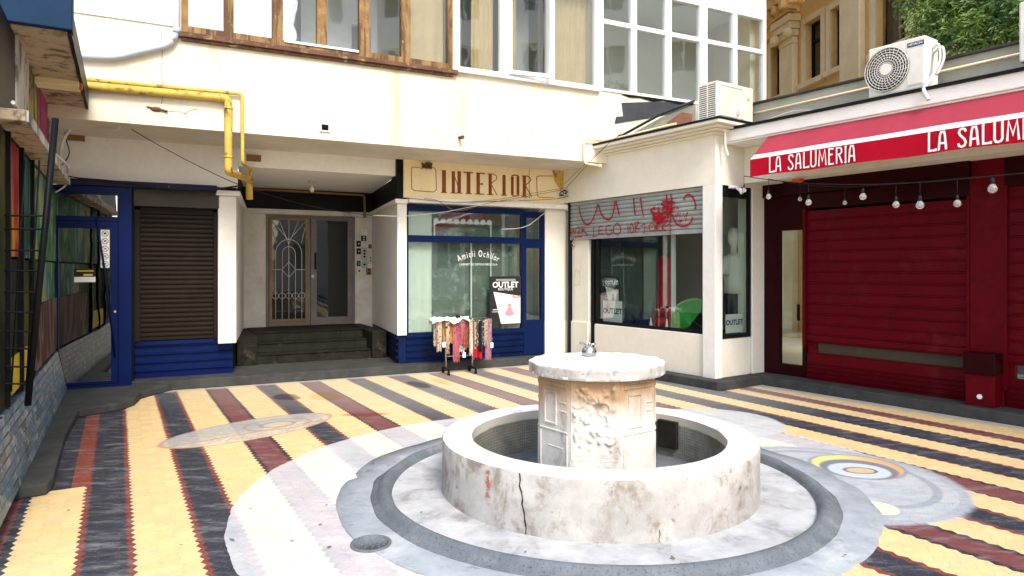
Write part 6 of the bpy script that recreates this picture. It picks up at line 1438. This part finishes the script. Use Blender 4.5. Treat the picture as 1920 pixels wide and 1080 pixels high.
# ------------------------------------------------------------------ clothes rack with scarves
rkf = Frame(-1.01, 10.42, 22)
ra_ = thing('clothes_rack', 'small chrome clothes rack on black castors in front of the optician window', 'clothes rack', rkf, (0, 0, 0))
b = MB(); 
for x in (0, .43): b.tube([(x, 0, .06), (x, 0, .84)], .013, 8)
b.tube([(-.21, 0, .84), (.66, 0, .84)], .012, 8); b.tube([(0, 0, .27), (.43, 0, .27)], .010, 8); b.build('rail', m['chrome'], ra_)
for x in (0, .43):
    b = MB(); b.tube([(x, -.16, .075), (x, 0, .09), (x, .16, .075)], .018, 6); b.build('foot', m['blk_metal'], ra_)
    for y in (-.15, .15): b = MB(); b.tube([(x-.014, y, .03), (x+.014, y, .03)], .03, 12); b.build('castor', m['black'], ra_)
pm = [('brown_print', (.16, .05, .02), (.50, .42, .32), 34), ('ochre_weave', (.36, .15, .02), (.50, .28, .06), 20), ('rose_cloth', (.34, .05, .06), (.42, .12, .15), 16), ('black_white_print', (.03, .03, .04), (.72, .66, .6), 40), ('orange_weave', (.34, .16, .04), (.22, .07, .02), 24), ('wine_stripe', (.10, .015, .02), (.5, .4, .3), 18), ('floral_cream', (.66, .61, .46), (.10, .09, .05), 26), ('mauve_cloth', (.24, .07, .11), (.36, .18, .22), 24)]
for n_, c1, c2, s_ in pm: m[n_] = printm(n_, c1, c2, s_)
goods = [('scarf', 'brown patterned scarf with white flecks at the left end of the rack', -.20, -.05, .44, .82, 'brown_print', 0), ('bag', 'ochre woven bag second from the left on the rack', -.06, .10, .48, .80, 'ochre_weave', -.02), ('scarf', 'long rose red scarf hanging lowest from the rack', .09, .20, .20, .81, 'rose_cloth', -.06), ('scarf', 'black and white flecked scarf beside the rose red one', .19, .28, .32, .80, 'black_white_print', -.03), ('bag', 'orange brown woven bag in the middle of the rack', .26, .44, .38, .80, 'orange_weave', -.05), ('scarf', 'narrow dark wine striped scarf on the rack', .42, .48, .38, .80, 'wine_stripe', -.02), ('scarf', 'cream floral scarf in the right half of the rack', .48, .66, .42, .80, 'floral_cream', -.03), ('bag', 'bright red bag low behind the cream floral scarf', .42, .60, .22, .50, 'red', .02), ('scarf', 'mauve pink scarf at the right end of the rack', .62, .74, .20, .82, 'mauve_cloth', -.04), ('trousers', 'navy cloth hanging behind the scarves near the rail', .02, .42, .30, .60, 'navy', .06)]
goods += [('scarf', 'dark brown patterned scarf in the front row near the left end of the rack', -.17, -.08, .36, .80, 'brown_print', -.09), ('scarf', 'wine dark scarf in the front row over the ochre bag', -.03, .04, .34, .80, 'wine_stripe', -.10), ('scarf', 'short rose scarf in the front row left of the orange bag', .20, .27, .46, .80, 'rose_cloth', -.11), ('scarf', 'black white flecked scarf in the front row over the orange bag', .34, .39, .30, .80, 'black_white_print', -.11), ('scarf', 'navy scarf in the front row beside the cream floral scarf', .50, .55, .34, .80, 'navy', -.10), ('scarf', 'short brown print scarf between the floral scarf and the mauve one', .585, .64, .44, .81, 'brown_print', -.10)]
for nm, lb, x0, x1, z0, z1, mt, y in goods:
    b = drape(x0, x1, z0, z1, y, random.uniform(.02, .034), random.choice((2, 3, 4)), jag=random.uniform(.01, .03), taper=random.uniform(-.3, .15))
    b.tube([(x0+.01, y, z1), (x1-.01, y, z1)], .011, 8)
    tag(b.build(nm, m[mt], frame=rkf), lb, nm, 'goods hanging on the clothes rack')
b = MB(); rws = 10
for i in range(16):
    for j in range(rws):
        def pt(i, j): u = -.25+.60*i/16; v = -.13+.26*j/rws; return (u+.02*math.sin(j*2.1), v, .862-(abs(v)/.13)**2*(.05+.03*math.sin(u*19))+.016*math.sin(u*27+v*40)+.01*math.sin(u*61))
        b.face([pt(i, j), pt(i+1, j), pt(i+1, j+1), pt(i, j+1)], 0, True)
o_ = b.build('white_cloth', m['letter_w'], frame=rkf); o_.modifiers.new('s', 'SOLIDIFY').thickness = .006
tag(o_, 'crumpled white cloth thrown over the top of the clothes rack', 'cloth')
b = MB(); loft(b, [(.18, -.03, .845, .05, .04), (.18, -.03, .88, .045, .04), (.18, -.03, .895, .02, .02)], 10); tag(b.build('cap', m['black'], frame=rkf), 'small black cap on top of the clothes rack', 'cap')
for i, (x, z, lb) in enumerate(((-.05, .50, 'white price tag beside the left post of the rack'), (.27, .33, 'pale price tag below the orange bag on the rack'), (.72, .46, 'white price tag by the mauve scarf'))):
    b = MB(); b.box(x-.025, x+.025, -.075, -.072, z-.08, z); b.tube([(x, -.074, z), (x+.01, -.07, z+.08)], .0015, 4); tag(b.build('price_tag', m['letter_w'], frame=rkf), lb, 'price tag', 'price tags on the rack')

# ------------------------------------------------------------------ block opposite, seen only mirrored in the panes
op = thing('opposite_building', 'tall beige apartment block across the courtyard, mirrored in the upper window panes', 'building', Frame(20, -1, 59.5), (0, 0, 0))
hs = []
for i in range(10):
    for k in range(6): hs.append((-13+3.5*i, -11.6+3.5*i, 1.6+3.1*k, 3.2+3.1*k))
b = MB(); b.wall(-14, 22, 0, 20, -.4, 0, hs); b.build('wall', m['facade_low'], op)
b = MB(); b.box(-14, 22, -1.2, -1.1, 0, 20); b.build('rooms', m['room'], op)
b = MB()
for h in hs: b.wall(h[0], h[1], h[2], h[3], -.2, -.14, [(h[0]+.08, (h[0]+h[1])/2-.04, h[2]+.08, h[3]-.08), ((h[0]+h[1])/2+.04, h[1]-.08, h[2]+.08, h[3]-.08)])
b.build('window_frames', m['pvc'], op)
b = MB(); b.box(-14.3, 22.3, -.6, .5, 20, 20.4); b.build('roof', m['kerb'], op)
